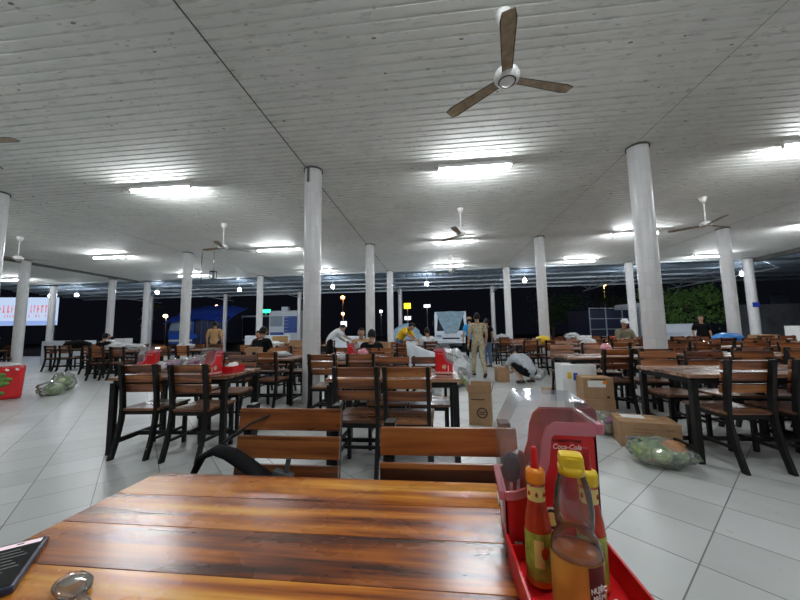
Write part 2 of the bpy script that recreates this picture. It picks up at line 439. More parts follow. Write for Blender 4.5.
for k, y in enumerate([16.6, 18.0, 19.4, 20.8]):
    m = MB(); m.box((-1.5, y, zc(y) - .05), (51, .06, .09)); struct(m.build('trim_%d' % (10 + k), 'galv'))
m = MB(); m.box((-1.5, 22.2, zc(22.2) - .03), (51, .05, .14)); struct(m.build('trim_14', 'galv'))
for k, tx in enumerate([-20.3, -14.6, -9.2, -2.27, 3.69, 9.6, 14.8]):
    m = MB(); ya, yb = 15.5, 22.1
    m.box((tx, (ya + yb) / 2, zc(18.8) - .12), (.05, yb - ya, .05), (-math.atan(.035), 0, 0))
    m.box((tx, (ya + yb) / 2, zc(18.8) - .55), (.05, yb - ya, .05), (-math.atan(.01), 0, 0))
    for q in range(9):
        a, b = ya + (yb - ya) * q / 9, ya + (yb - ya) * (q + 1) / 9
        zt, zb = (zc(a) - .12, zc(18.8) - .55)
        m.tube([(tx, a, zt if q % 2 else zb), (tx, b, zb if q % 2 else zt)], .018, 5)
    struct(m.build('trim_%d' % (20 + k), 'galv'))

# dark wall at the right side, dark street front far behind
m = MB(); m.box((22.5, 21.0, 1.15), (10, .25, 2.5)); struct(m.build('wall_right', 'dark_wall'))

# ------------------------------------------------------------------ lights
def tube_light(first, x, y, label, L=1.2):
    if first is None:
        t = thing('ceiling_light', (x, y, HC), 0, label, 'ceiling light', 'fluorescent tubes under the ceiling')
        m = MB(); m.box((0, 0, -.022), (L + .06, .06, .044)); m.box((0, 0, -.072), (L + .05, .105, .006)); m.box((0, 0, -.055), (L, .03, .03)); m.box((-L / 2 - .012, 0, -.075), (.022, .034, .09)); m.box((L / 2 + .012, 0, -.075), (.022, .034, .09)); m.build('fixture_with_shield', 'white_paint', t)  # the thin wide plate is added to shield the ceiling from the tube
        m = MB(); m.tube([(-L / 2, 0, -.10), (L / 2, 0, -.10)], .017, 8, cap=False); m.build('lamp_tube', 'tube', t)
        return t
    return copy_tree(first, (x, y, HC), 0, label)
tl = None
for y, rn in ((.9, 'over the foreground table'), (5.5, 'nearest row'), (10.2, 'middle row'), (14.1, 'farthest row'), (-3.7, 'added unseen row behind the camera')):  # the row behind the camera is unseen, added to light the foreground
    for x, cn in ((-11.5, 'left'), (-5.3, 'centre left'), (.65, 'centre'), (6.05, 'centre right'), (11.1, 'far right')):
        if y < 2 and x in (-11.5, 11.1): continue
        xx = x + .1 if y == 5.5 else x
        o = tube_light(tl, xx, y, 'lit fluorescent tube in the %s, %s line of lamps' % (rn, cn)); tl = tl or o
tube_light(tl, -20.6, 13.5, 'added lit fluorescent tube under the annex ceiling at far left')  # both annex tubes are added to put more light on the ceiling
tube_light(tl, -18.4, 6.5, 'lit fluorescent tube under the annex ceiling, nearer unseen one, added for light')

def fan(first, x, y, rz, label):
    if first is None:
        t = thing('ceiling_fan', (x, y, HC), rz, label, 'ceiling fan', 'white ceiling fans')
        m = MB(); m.lathe([(.0, -.13), (.035, -.13), (.06, -.07), (.075, -.01), (.07, 0)], 20); m.build('rosette', 'white_paint', t)
        m = MB(); m.tube([(0, 0, -.1), (0, 0, -.58)], .013, 10); m.build('downrod', 'white_paint', t)
        m = MB(); m.lathe([(.02, -.55), (.05, -.56), (.10, -.585), (.115, -.62), (.11, -.65), (.085, -.672), (.08, -.675)], 24); hb = m.build('motor', 'white_paint', t)
        m = MB(); m.lathe([(.079, -.675), (.074, -.684), (.066, -.678)], 24, cap=False); m.build('motor_ring', 'dark_blade', hb)
        m = MB(); m.lathe([(.066, -.676), (.055, -.69), (.0, -.695)], 24, cap=False); m.build('motor_cap', 'white_paint', hb)
        for k in range(3):
            a = 2 * PI * k / 3
            xf = Matrix.Rotation(a, 4, 'Z') @ Matrix.Translation((0, 0, -.64)) @ Matrix.Rotation(R(9), 4, 'X')
            m = MB(); N = 9; vs = []
            for i in range(N):
                s_ = i / (N - 1); xx = .10 + .56 * s_; hw = .045 + .022 * s_ - (.02 if i == N - 1 else 0)
                for zz in (-.003, .003):
                    for wy in (-hw, -hw * .86, hw * .86, hw): vs.append((xx, wy, zz - .006 * (abs(wy) / hw) ** 2))
            fs = []
            for i in range(N - 1):
                a0, b0 = i * 8, (i + 1) * 8
                for q in range(3):
                    m.cur = 1 if (q in (0, 2) or i > N - 4 and q == 0) else 0
                    m.add([], []);
                    fs.append((a0 + q, a0 + q + 1, b0 + q + 1, b0 + q, m.cur)); fs.append((a0 + 4 + q, b0 + 4 + q, b0 + 5 + q, a0 + 5 + q, m.cur))
                fs.append((a0, b0, b0 + 4, a0 + 4, 1)); fs.append((a0 + 3, a0 + 7, b0 + 7, b0 + 3, 1))
            m.cur = 0; m.add(vs, [q[:4] for q in fs], False, xf); m.mi = [q[4] for q in fs]
            e = (N - 1) * 8; m.cur = 1; o = 0
            m.f.append((e, e + 1, e + 2, e + 3, e + 7, e + 6, e + 5, e + 4)); m.mi.append(1); m.sm.append(False)
            m.f.append((3, 2, 1, 0, 4, 5, 6, 7)); m.mi.append(1); m.sm.append(False)
            m.build('blade', ['tan_blade', 'dark_blade'], t)
        return t
    return copy_tree(first, (x, y, HC), rz, label)
fn = fan(None, .70, 2.81, R(-101), 'large ceiling fan with tan blades above the foreground tables')
fan(fn, .66, 7.6, R(10), 'ceiling fan in front of the middle tube, between centre pillars')
fan(fn, 6.06, 7.75, R(20), 'ceiling fan with dark blades near the right pillars')
fan(fn, -5.45, 7.76, R(50), 'ceiling fan over the left middle tables')
fan(fn, -11.85, 7.92, R(25), 'ceiling fan at the far left by the gutter beam')
fan(fn, -5.36, 2.98, R(3), 'ceiling fan at the left edge, only a blade tip in view')
fan(fn, .66, 12.4, R(40), 'ceiling fan farthest back, over the rear middle tables')

# hanging rods with a small lantern by the left pillar
t = thing('hanging_lantern', (-7.52, 10.24, HC), 0, 'small dark lantern hanging on a rod beside the left pillar', 'lantern')
m = MB(); m.tube([(0, 0, 0), (0, 0, -.72)], .014, 6); m.build('rod', 'steel', t)
m = MB(); m.box((0, 0, -.74), (.17, .17, .03)); m.box((0, 0, -.98), (.15, .15, .02))
for sx in (-1, 1):
    for sy in (-1, 1): m.box((sx * .07, sy * .07, -.86), (.015, .015, .22))
m.build('cage', 'black_metal', t)
m = MB(); m.lathe([(.03, -.97), (.045, -.92), (.045, -.8), (.02, -.76)], 12); m.build('lamp_glass', 'pale_glass', t)
m = MB(); m.tube([(-8.0, 10.29, HC), (-8.0, 10.29, 2.95)], .012, 6); tag(m.build('hanging_rod', 'seam'), 'thin dark rod hanging left of the lantern', 'rod')

# bulbs under the canopy
bl = None
for k, x in enumerate([-23.2, -21.4, -16.1, -11.0, -5.55, -.4, 4.65, 9.8, 14.8]):
    lab = 'round lit bulb under the canopy, %s from the left' % ['first', 'second', 'third', 'fourth', 'fifth', 'sixth', 'seventh', 'eighth', 'ninth'][k]
    if bl is None:
        bl = thing('canopy_bulb', (x, 17.2, 4.16), 0, lab, 'light bulb', 'bulbs under the canopy')
        m = MB(); m.tube([(0, 0, 0), (0, 0, -.33)], .012, 6); m.lathe([(.03, -.38), (.035, -.32)], 10); m.build('socket', 'white_paint', bl)
        m = MB(); m.lathe([(.03, -.38), (.07, -.42), (.09, -.48), (.07, -.55), (.0, -.575)], 12, cap=False); m.build('globe', 'bulb', bl)
    else: copy_tree(bl, (x, 17.2, 4.16), 0, lab)

# ------------------------------------------------------------------ furniture
def make_chair():
    t = thing('dining_chair', (0, 0, 0), 0, '', 'chair', 'slatted wooden dining chairs')
    prof = [(-.315, 0), (-.262, .16), (-.222, .34), (-.212, .46), (-.225, .62), (-.262, .86), (-.266, .885)]
    def post(sx):
        m = MB(); vs = []
        for (y, z) in prof:
            hd = .024
            for dx, dy in ((-.015, -hd), (.015, -hd), (.015, hd), (-.015, hd)): vs.append((sx * .172 + dx, y + dy, z))
        fs = [(0, 3, 2, 1)]
        for i in range(len(prof) - 1):
            a = i * 4; b = a + 4
            fs += [(a, a + 1, b + 1, b), (a + 1, a + 2, b + 2, b + 1), (a + 2, a + 3, b + 3, b + 2), (a + 3, a, b, b + 3)]
        e = (len(prof) - 1) * 4; fs.append((e, e + 1, e + 2, e + 3)); return m.add(vs, fs)
    for sx in (-1, 1): post(sx).build('leg', 'black_metal', t)
    for sx in (-1, 1): MB().box((sx * .172, .2, .215), (.032, .036, .43)).build('leg', 'black_metal', t)
    m = MB()
    for y0, y1 in ((-.225, -.075), (-.07, .08), (.085, .235)): m.box((0, (y0 + y1) / 2, .443), (.405, y1 - y0, .022), bev=.003)
    m.build('seat', 'seat_wood', t)
    m = MB(); m.box((0, .2, .412), (.32, .024, .038)); m.box((0, -.2, .412), (.32, .024, .038))
    for sx in (-1, 1): m.box((sx * .172, 0, .412), (.026, .38, .038))
    m.build('seat_frame', 'black_metal', t)
    m = MB()
    for zc_, yy in ((.838, -.222), (.742, -.207), (.645, -.192)):
        m.box((0, yy, zc_), (.395, .018, .078), (R(8.5), 0, 0), .003)
    m.build('backrest', 'chair_wood', t)
    for sx in (-1, 1): MB().box((sx * .172, -.03, .17), (.022, .45, .024)).build('stretcher', 'black_metal', t)
    MB().box((0, .0, .17), (.33, .022, .024)).build('stretcher', 'black_metal', t)
    return t
def make_table(W, D, wood_, label, loc, rz):
    t = thing('dining_table', loc, rz, label, 'table', 'long wooden dining tables')
    m = MB(); npl = 6; pw = .127
    for k in range(npl):
        y = -D / 2 + D * (k + .5) / npl; m.box((0, y, .735), (W, D / npl - .001, .03), bev=.0012)
    m.build('tabletop', wood_, t)
    m = MB(); a, b = W / 2 - .04, D / 2 - .035
    for s_ in (-1, 1): m.box((0, s_ * b, .695), (2 * a, .03, .05)); m.box((s_ * a, 0, .695), (.03, 2 * b, .05))
    m.build('apron', 'black_metal', t)
    for sx in (-1, 1):
        for sy in (-1, 1): MB().box((sx * a, sy * b, .346), (.05, .05, .692)).build('leg', 'black_metal', t)
    for sx in (-1, 1): MB().box((sx * a, 0, .105), (.03, 2 * b - .05, .035)).build('stretcher', 'black_metal', t)
    MB().box((0, 0, .105), (2 * a - .03, .03, .035)).build('stretcher', 'black_metal', t)
    return t
chair0 = make_chair(); used = [False]
def chair(x, y, rz, label, jit=0.0):
    assert len(label.split()) <= 16, label
    if jit: x += rng.uniform(-jit, jit); rz += rng.uniform(-jit, jit) * 2.2
    if not used[0]:
        used[0] = True; chair0.location = (x, y, 0); chair0.rotation_euler = (0, 0, rz); chair0['label'] = label; return chair0
    return copy_tree(chair0, (x, y, 0), rz, label)

make_table(1.15, .76, 'table_wood', 'glossy brown plank table in the foreground with the phone on it', (-.27, .56, 0), 0)
chair(-.555, .99, PI, 'wooden chair facing us behind the foreground table, with the black backpack')
chair(.03, .775, PI + R(1), 'wooden chair facing us, pushed against foreground table next to red caddy')
T0 = make_table(1.2, .76, 'pale_wood', 'table behind the foreground chairs with one red caddy on its right end', (-.40, 3.26, 0), 0)
chair(-.652, 2.87, 0, 'chair seen from behind, left of the pair at the table with one caddy')
chair(-.235, 2.85, R(-1), 'chair seen from behind, right of the pair at the table with one caddy')
chair(-.50, 3.49, PI, 'orange-lit chair facing us across the one-caddy table, left of the pair')
chair(-.08, 3.46, PI, 'orange-lit chair facing us across the one-caddy table, beside the caddy')
def table(x, y, rz, label): return copy_tree(T0, (x, y, 0), rz, label)
table(-2.70, 3.40, R(5), 'left table carrying two red caddies and purple onion bags')
chair(-2.93, 3.20, R(4), 'dark chair seen from behind at the two-caddy table, leftmost one')
chair(-2.37, 3.17, R(2), 'dark chair seen from behind at the two-caddy table, right one')
chair(-2.62, 4.02, PI + R(5), 'chair facing us across the two-caddy table, behind its right caddy')
chair(-3.12, 4.05, PI + R(5), 'chair facing us across the two-caddy table, hidden behind onion bags')
table(-2.92, 5.52, 0, 'pale table left of the centre left pillar, with cartons behind it')
chair(-2.62, 5.05, 0, 'dark chair seen from behind, just left of the centre left pillar')
chair(-3.2, 5.12, R(2), 'dark chair left of the one beside the centre left pillar')
chair(-3.2, 6.2, PI, 'chair facing us behind the pale table, left seat')
chair(-2.7, 6.2, PI, 'chair facing us behind the pale table, right seat near pillar')
table(-1.22, 4.86, 0, 'middle table with white cloths, right of the centre left pillar')
chair(-1.50, 4.45, 0, 'dark chair with lit seat seen from behind, in front of centre left pillar')
chair(-.98, 4.44, 0, 'dark chair seen from behind at the middle table with white cloths')
chair(-1.45, 5.55, PI, 'chair facing us at the white-cloth table, left seat')
chair(-.95, 5.55, PI, 'chair facing us at the white-cloth table, right seat')
table(2.78, 3.50, 0, 'right front table at the aisle, behind the bag of cabbages')
chair(2.56, 3.27, R(2), 'dark chair seen from behind at the right front table, nearest the aisle')
chair(3.10, 3.27, R(-2), 'dark chair seen from behind, second from the aisle at right front table')
chair(2.62, 4.00, PI, 'chair facing us behind the right front table, first from the aisle')
chair(3.12, 3.97, PI + R(2), 'orange chair facing us behind right front table, second from aisle')
chair(3.62, 3.97, PI - R(2), 'chair facing us behind right front tables, third from the aisle')
table(4.02, 3.50, 0, 'right front table standing against the frame edge')
chair(3.75, 3.24, R(2), 'dark chair seen from behind at the table by the right frame edge')
chair(4.2, 3.97, PI, 'chair facing us at the table by the right frame edge')
# regular rows on the right
rows = [('second', 5.34, [2.50, 4.35, 5.65, 7.1]), ('third', 7.55, [3.35, 4.75, 6.1, 7.5, 8.9]), ('fourth', 9.55, [2.75, 4.35, 5.78, 7.4, 9.6]), ('fifth', 11.85, [2.6, 4.3, 6.0, 7.8]), ('sixth', 13.9, [2.4, 4.6, 6.4])]
pos = ['first', 'second', 'third', 'fourth', 'fifth']
for rn, y, xs in rows:
    for k, x in enumerate(xs):
        if (rn, k) == ('second', 0): x = 2.52
        table(x, y, R(rng.uniform(-1, 1)), 'dark table in the %s row on the right, %s from the aisle' % (rn, pos[k]))
        for sx, sn in ((-.27, 'left'), (.27, 'right')):
            if (rn, k) == ('second', 0) and sx > 0: pass
            yy = y - .42 if (rn, k) != ('second', 0) else y - .40
            nx = x + sx + ((.18 if sx < 0 else .12) if (rn, k) == ('second', 0) else 0)
            if (rn, k, sn) != ('second', 0, 'none'): chair(nx, yy, 0, 'near side chair, %s seat, %s table from aisle, %s row on the right' % (sn, pos[k], rn), .025)
            if rn in ('second', 'third', 'fourth') :
                chair(x + sx, y + .56, PI, 'far side chair facing us, %s seat, %s table from aisle, %s row right' % (sn, pos[k], rn), .025)
# middle and left rear tables
rear = [(-1.0, 8.4, 0, 'rear middle table where the yellow shirt person leans'), (-1.47, 6.75, 0, 'rear middle table holding red and pink bags'),
        (-3.75, 7.9, 0, 'rear left table piled with cartons and white bags'), (-4.85, 9.0, R(3), 'rear left table with a flowered carton'),
        (-7.2, 8.9, R(4), 'rear table in front of the blue truck'), (-8.9, 8.6, R(6), 'rear far left table piled with white sacks'),
        (-10.7, 9.9, R(6), 'far left table beside the white crates'), (-13.0, 10.6, R(4), 'far left table with dark bags stacked on it'),
        (-15.6, 9.6, R(3), 'leftmost table at the annex edge'), (-.7, 10.6, 0, 'table far behind in the middle, near the small truck'),
        (-4.2, 11.0, 0, 'table far behind left of middle')]
for x, y, rz, lab in rear:
    table(x, y, rz, lab)
    short = lab.replace('table ', '').replace(' table', '')
    short = ' '.join(short.split()[:8])
    for sx, sn in ((-.27, 'left'), (.27, 'right')):
        c_, s_ = math.cos(rz), math.sin(rz)
        chair(x + sx * c_ + .42 * s_, y + sx * s_ - .42 * c_, rz, 'near chair, %s seat, at table: %s' % (sn, short), .02)
        if (x, y) not in ((-1.0, 8.4),): chair(x + sx * c_ - .6 * s_, y + sx * s_ + .6 * c_, rz + PI, 'far chair, %s seat, at table: %s' % (sn, short), .02)
        else: chair(x + sx, y + .6, PI, 'lit chair facing us, %s seat, in front of the yellow shirt person' % sn)

# ------------------------------------------------------------------ utensil caddies
TZ = .7505
def make_caddy(loc, rz, label):
    t = thing('utensil_caddy', loc, rz, label, 'utensil caddy', 'red utensil caddies'); t.scale = (.9, 1, 1)
    W, D = .18, .12
    # local x: low front at -W/2, tall back at +W/2
    prof = [(-.09, 0), (.09, 0), (.09, .237), (.012, .237), (-.003, .228), (-.013, .205), (-.018, .17), (-.028, .142), (-.048, .120), (-.07, .112), (-.09, .110)]
    inner = [(-.085, .008), (.085, .008), (.085, .232), (.017, .232), (.004, .224), (-.007, .203), (-.012, .168), (-.023, .138), (-.046, .116), (-.07, .108), (-.085, .106)]
    m = MB()
    for y in (-D / 2, D / 2 - .004): m.prism(prof, y, y + .004)
    m.box((0, 0, .003), (W, D, .006)); m.box((.088, 0, .118), (.004, D, .236)); m.box((-.088, 0, .055), (.004, D, .109))
    b = m.build('body', 'red', t)
    # translucent band along the S cut on both sides
    m = MB(); top = prof[3:]; low = [(x_ - .0 if i < 1 else x_ , z_) for i, (x_, z_) in enumerate(top)]
    off = [(.012, .217), (.006, .212), (.004, .2), (-.001, .165), (-.014, .132), (-.042, .107), (-.068, .098), (-.09, .096)]
    off = [(.09, .217)] + off; topp = [(.09, .24)] + [(.012, .24)] + top[1:]
    for y in (-D / 2 - .0025, D / 2): m.prism(topp + off[::-1], y, y + .0025)
    m.box((.098, 0, .229), (.016, D + .004, .02), bev=.004); m.box((-.096, 0, .104), (.012, D + .004, .016), bev=.003)
    m.build('rim', 'frost_pink', t)
    # clear domed lid
    lp = [(-.094, .112), (-.096, .20), (-.055, .272), (-.045, .279), (.078, .276), (.092, .262), (.094, .24)]
    m = MB(); n = len(lp); e = D / 2 + .002
    m.add([(a, -e, z) for a, z in lp] + [(a, e, z) for a, z in lp], [(i, i + 1, n + i + 1, n + i) for i in range(n - 1)])
    sp = lp + [(.012, .24), (-.003, .231), (-.013, .207), (-.018, .172), (-.028, .144), (-.048, .122), (-.07, .114)]
    k = len(sp)
    for y in (-e, e): m.add([(a, y, z) for a, z in sp], [tuple(range(k))])
    m.build('lid', 'clear', t)
    # prints on both side faces
    m = MB()
    for s_ in (-1, 1):
        y = s_ * (D / 2 + .0007)
        for i in range(12):
            for j in range(2):
                if (i + j) % 2 == 0: m.box((-.0825 + i * .015, y, .012 + j * .009), (.015, .0012, .009))
        m.box((-.045, y, .058), (.006, .0012, .06))
    m.build('checker_print', 'white_print', t)
    for s_ in (-1, 1):
        y = s_ * (D / 2 + .001)
        m = MB(); cy = []
        for rr0, rr1, mi in ((.0, .012, 2), (.012, .017, 0), (.017, .021, 1)):
            m.cur = mi; N = 20
            for q in range(N):
                a, b2 = 2 * PI * q / N, 2 * PI * (q + 1) / N
                P = lambda r0, an: (-.002 + r0 * math.cos(an), y, .07 + r0 * math.sin(an))
                m.add([P(rr0, a), P(rr1, a), P(rr1, b2), P(rr0, b2)], [(0, 1, 2, 3)])
        m.build('round_emblem', ['black_print', 'white_print', 'yellow_label'], t)
    m = MB()
    m.tube([(-.0915, -.05, .05), (-.0915, -.03, .075), (-.0915, -.005, .068), (-.0915, .02, .045), (-.0915, .05, .06)], .006, 6, flat=.15); m.build('wave_print', 'white_print', t)
    for s_, rot in ((-1, (PI / 2, 0, 0)), (1, (PI / 2, 0, PI))):
        y = s_ * (D / 2 + .0008)
        lettering('MÓN NGON CÙNG', .0075, 'black_print', t, (.030, y, .2045), rot)
        lettering('Coca-Cola', .0125, 'white_print', t, (.034, y, .1925), rot, shear=.3)
    return t
cad = make_caddy((.206, .705, TZ), R(-5), 'red utensil caddy with clear lid on the foreground table')
copy_tree(cad, (.075, 3.22, TZ), PI + R(-4), 'red utensil caddy alone on the right end of the middle table')
copy_tree(cad, (-3.28, 3.45, TZ), R(20), 'red utensil caddy with clear lid on left table, beside onion bags')
copy_tree(cad, (-2.33, 3.20, TZ), R(75), 'red utensil caddy at the right end of the left table')
copy_tree(cad, (-1.30, 5.06, TZ), R(185), 'red utensil caddy on the white cloth table near the pillar')
# spoons standing in the caddy
for k, (dx, dy, an, lab) in enumerate([(-.07, .02, R(-10), 'dark spoon standing at the low end inside the foreground caddy'), (-.03, -.02, R(10), 'dark spoon standing in the middle of the foreground caddy'), (-.05, .035, R(4), 'dark spoon at the back inside the foreground caddy')]):
    t = thing('spoon', (.206 + dx * .9, .705 + dy, TZ + .008), an, lab, 'spoon', 'spoons in the foreground caddy')
    MB().tube([(0, 0, 0), (.004, 0, .09)], .004, 6, flat=.4).build('handle', 'steel', t)
    m = MB(); m.blob((.006, 0, .118), (.019, .004, .032), 0, 1, 2); m.build('bowl', 'navy' if k < 2 else 'steel', t)
# tray
t = thing('tray', (.200, .495, TZ), 0, 'open red plastic tray holding sauce bottles on the foreground table', 'tray')
W, D, H = .166, .285, .045
MB().box((0, 0, .003), (W, D, .006)).build('base', 'red', t)
m = MB()
for s_ in (-1, 1): m.box((s_ * (W / 2 - .002), 0, H / 2), (.004, D, H), (0, s_ * R(3), 0)); m.box((0, s_ * (D / 2 - .002), H / 2 - .008), (W, .004, H - .016))
m.build('rim', 'red', t)

def ring_print(m, r, z0, z1, a0, a1, n=10):
    m.lathe([(r, z0), (r, z1)], n, cap=False, a0=a0, a1=a1)
def chili(x, y, label, cap_m, noz_m):
    t = thing('sauce_bottle', (x, y, TZ + .0065), 0, label, 'sauce bottle', 'chili sauce bottles on the tray'); t.scale = (.86, .86, 1.12)
    pr = [(.018, 0), (.0225, .004), (.0235, .02), (.0235, .075), (.022, .088), (.0175, .105), (.0145, .118), (.014, .14)]
    MB().lathe(pr, 24).build('body', 'chili', t)
    MB().lathe([(.0242, .012), (.0242, .074)], 24, cap=False).build('label', 'green_label', t)
    m = MB(); ring_print(m, .0246, .03, .066, R(-125), R(-85)); m.build('label_panel', 'yellow_label', t)
    m = MB(); m.blob((.004, -.0243, .05), (.007, .0012, .009), .2, 2, 2); m.build('label_pepper', 'chili', t)
    MB().lathe([(.0238, .004), (.0238, .012)], 24, cap=False).build('label_band', 'orange_sauce', t)
    MB().lathe([(.0158, .114), (.0158, .134)], 20, cap=False).build('neck_label', 'yellow_label', t)
    m = MB()
    for k in range(7): m.blob((.0160 * math.cos(k * .9), .0160 * math.sin(k * .9), .124), (.003, .003, .004), .1, 1, 1)
    m.build('neck_print', 'chili', t)
    MB().lathe([(.017, .137), (.0175, .14), (.0175, .152), (.0155, .156), (.008, .158)], 20).build('cap', cap_m, t)
    MB().lathe([(.0085, .157), (.0075, .162), (.0055, .185), (.004, .187)], 14).build('nozzle', noz_m, t)
    return t
chili(.157, .582, 'chili sauce bottle with orange cap and red nozzle, left of the clear bottle', 'orange_cap', 'red')
chili(.238, .580, 'chili sauce bottle with yellow cap, right of the clear bottle', 'yellow_cap', 'dark_red')
t = thing('seasoning_bottle', (.187, .508, TZ + .0065), 0, 'large clear bottle with yellow flip cap and gold label on the tray', 'sauce bottle'); t.scale = (1.06, 1.06, 1.13)
pr = [(.026, 0), (.030, .004), (.031, .02), (.031, .087), (.0295, .096), (.025, .104), (.0215, .110), (.0235, .118), (.0245, .135), (.022, .158), (.0165, .174), (.014, .18)]
MB().lathe(pr, 28, cap=False).build('body', 'glass', t)
MB().lathe([(.024, .002), (.0285, .006), (.0290, .084), (.0285, .086), (.0, .087)], 24).build('sauce', 'orange_sauce', t)
MB().lathe([(.0316, .012), (.0316, .085)], 28, cap=False).build('label', 'gold_label', t)
m = MB(); ring_print(m, .0319, .03, .084, R(-88), R(-45)); m.build('label_panel', 'maroon_label', t)
for z, s_, tx, mm in ((.036, .015, 'HƯƠNG', 'white_print'), (.022, .015, 'VỊ', 'white_print'), (.058, .008, 'NƯỚC', 'white_print'), (.050, .008, 'MẮM', 'white_print')):
    a = R(-68); lettering(tx, s_, mm, t, (.0330 * math.cos(a), .0330 * math.sin(a), z), (PI / 2, 0, a + PI / 2))
m = MB(); m.box((0, 0, .1905), (.030, .026, .021), bev=.006); m.box((0, -.0135, .1955), (.012, .003, .004)); m.lathe([(.0165, .176), (.0165, .186)], 20); m.build('cap', 'yellow_cap', t, rot=(0, 0, R(-12)))
t = thing('small_jar', (.258, .402, TZ + .0065), 0, 'small jar with a blue screw lid at the near end of the tray', 'jar')
MB().lathe([(.018, 0), (.02, .004), (.02, .045), (.017, .052)], 20).build('body', 'chili', t)
MB().lathe([(.0205, .05), (.0215, .053), (.0215, .066), (.019, .069)], 24).build('lid', 'blue_cap', t)

# phone
t = thing('smartphone', (-.768, .532, TZ), R(39), 'black smartphone lying screen up over the left table edge', 'phone')
m = MB(); m.box((0, 0, .0065), (.080, .165, .012), bev=.004); m.build('case', 'navy', t)
M['screen'] = plain('dark phone screen', (.004, .004, .005), .08)
m = MB(); m.box((0, 0, .0129), (.070, .152, .0008)); m.build('screen', 'screen', t)
M['screen_bar'] = emit('phone status bar', (.75, .6, .66), .55); M['screen_text'] = emit('phone screen text', (.5, .5, .52), .12)
m = MB(); m.box((0, .066, .0134), (.066, .014, .0004)); m.build('notification_bar', 'screen_bar', t)
m = MB()
for k in range(7):
    wd = .04 + .015 * ((k * 7) % 3) / 2
    m.box((-.03 + wd / 2, .045 - k * .012, .0134), (wd, .0025, .0004))
m.build('screen_text', 'screen_text', t); m = MB(); m.box((.004, .0665, .0137), (.01, .004, .0003)); m.build('bar_mark', 'black_print', t)
# clear plastic spoon
t = thing('plastic_spoon', (-.60, .512, TZ), R(-28), 'clear plastic spoon lying on the foreground table near the phone', 'spoon')
m = MB(); m.blob((0, 0, .007), (.042, .024, .0065), .08, 2, 3); m.build('bowl', 'glass', t)
m = MB(); m.tube([(.038, 0, .008), (.07, 0, .011), (.15, 0, .006)], [.008, .006, .007], 8, flat=.45); m.build('handle', 'glass', t)

# black backpack on the left foreground chair
t = thing('backpack', (-.64, 1.03, 0), 0, 'black backpack with a padded strap on the left foreground chair', 'backpack')
m = MB(); m.blob((.03, -.02, .565), (.15, .11, .107), .12, 1.5, 3, 4, flat=.456); m.build('bag_body', 'c_black', t)
m = MB(); P = [(-.215, .06, .56), (-.205, .06, .68), (-.175, .06, .74), (-.12, .06, .766), (-.06, .05, .755), (.01, .05, .715), (.10, .04, .665), (.16, .02, .61)]
m.tube(P, [.014, .018, .024, .034, .036, .036, .036, .03], 10, flat=.45); m.build('strap', 'c_black', t)
m = MB(); m.tube([(-.165, .07, .745), (-.05, .14, .83), (.02, .19, .86)], .007, 6, flat=.6); m.build('webbing', 'black_metal', t)
M['grey_clip'] = plain('grey plastic clip', (.06, .065, .07), .5)
m = MB(); m.box((.115, .07, .685), (.07, .03, .022), (0, R(15), 0), .005); m.box((.13, .07, .715), (.014, .014, .05), (0, R(10), 0), .003); m.build('buckle', 'grey_clip', t)

# red box with tissues beside the left caddy
t = thing('tissue_box', (-2.23, 3.42, TZ), R(2), 'red open box with white tissues on the left table', 'box')
m = MB(); m.box((0, 0, .003), (.13, .24, .006))
for s_ in (-1, 1): m.box((s_ * .063, 0, .035), (.004, .24, .07)); m.box((0, s_ * .118, .035), (.13, .004, .07))
m.build('box_body', 'red', t)
m = MB(); m.blob((0, -.02, .06), (.05, .09, .045), .35, 3, 3, 5); m.build('tissue', 'paper', t)

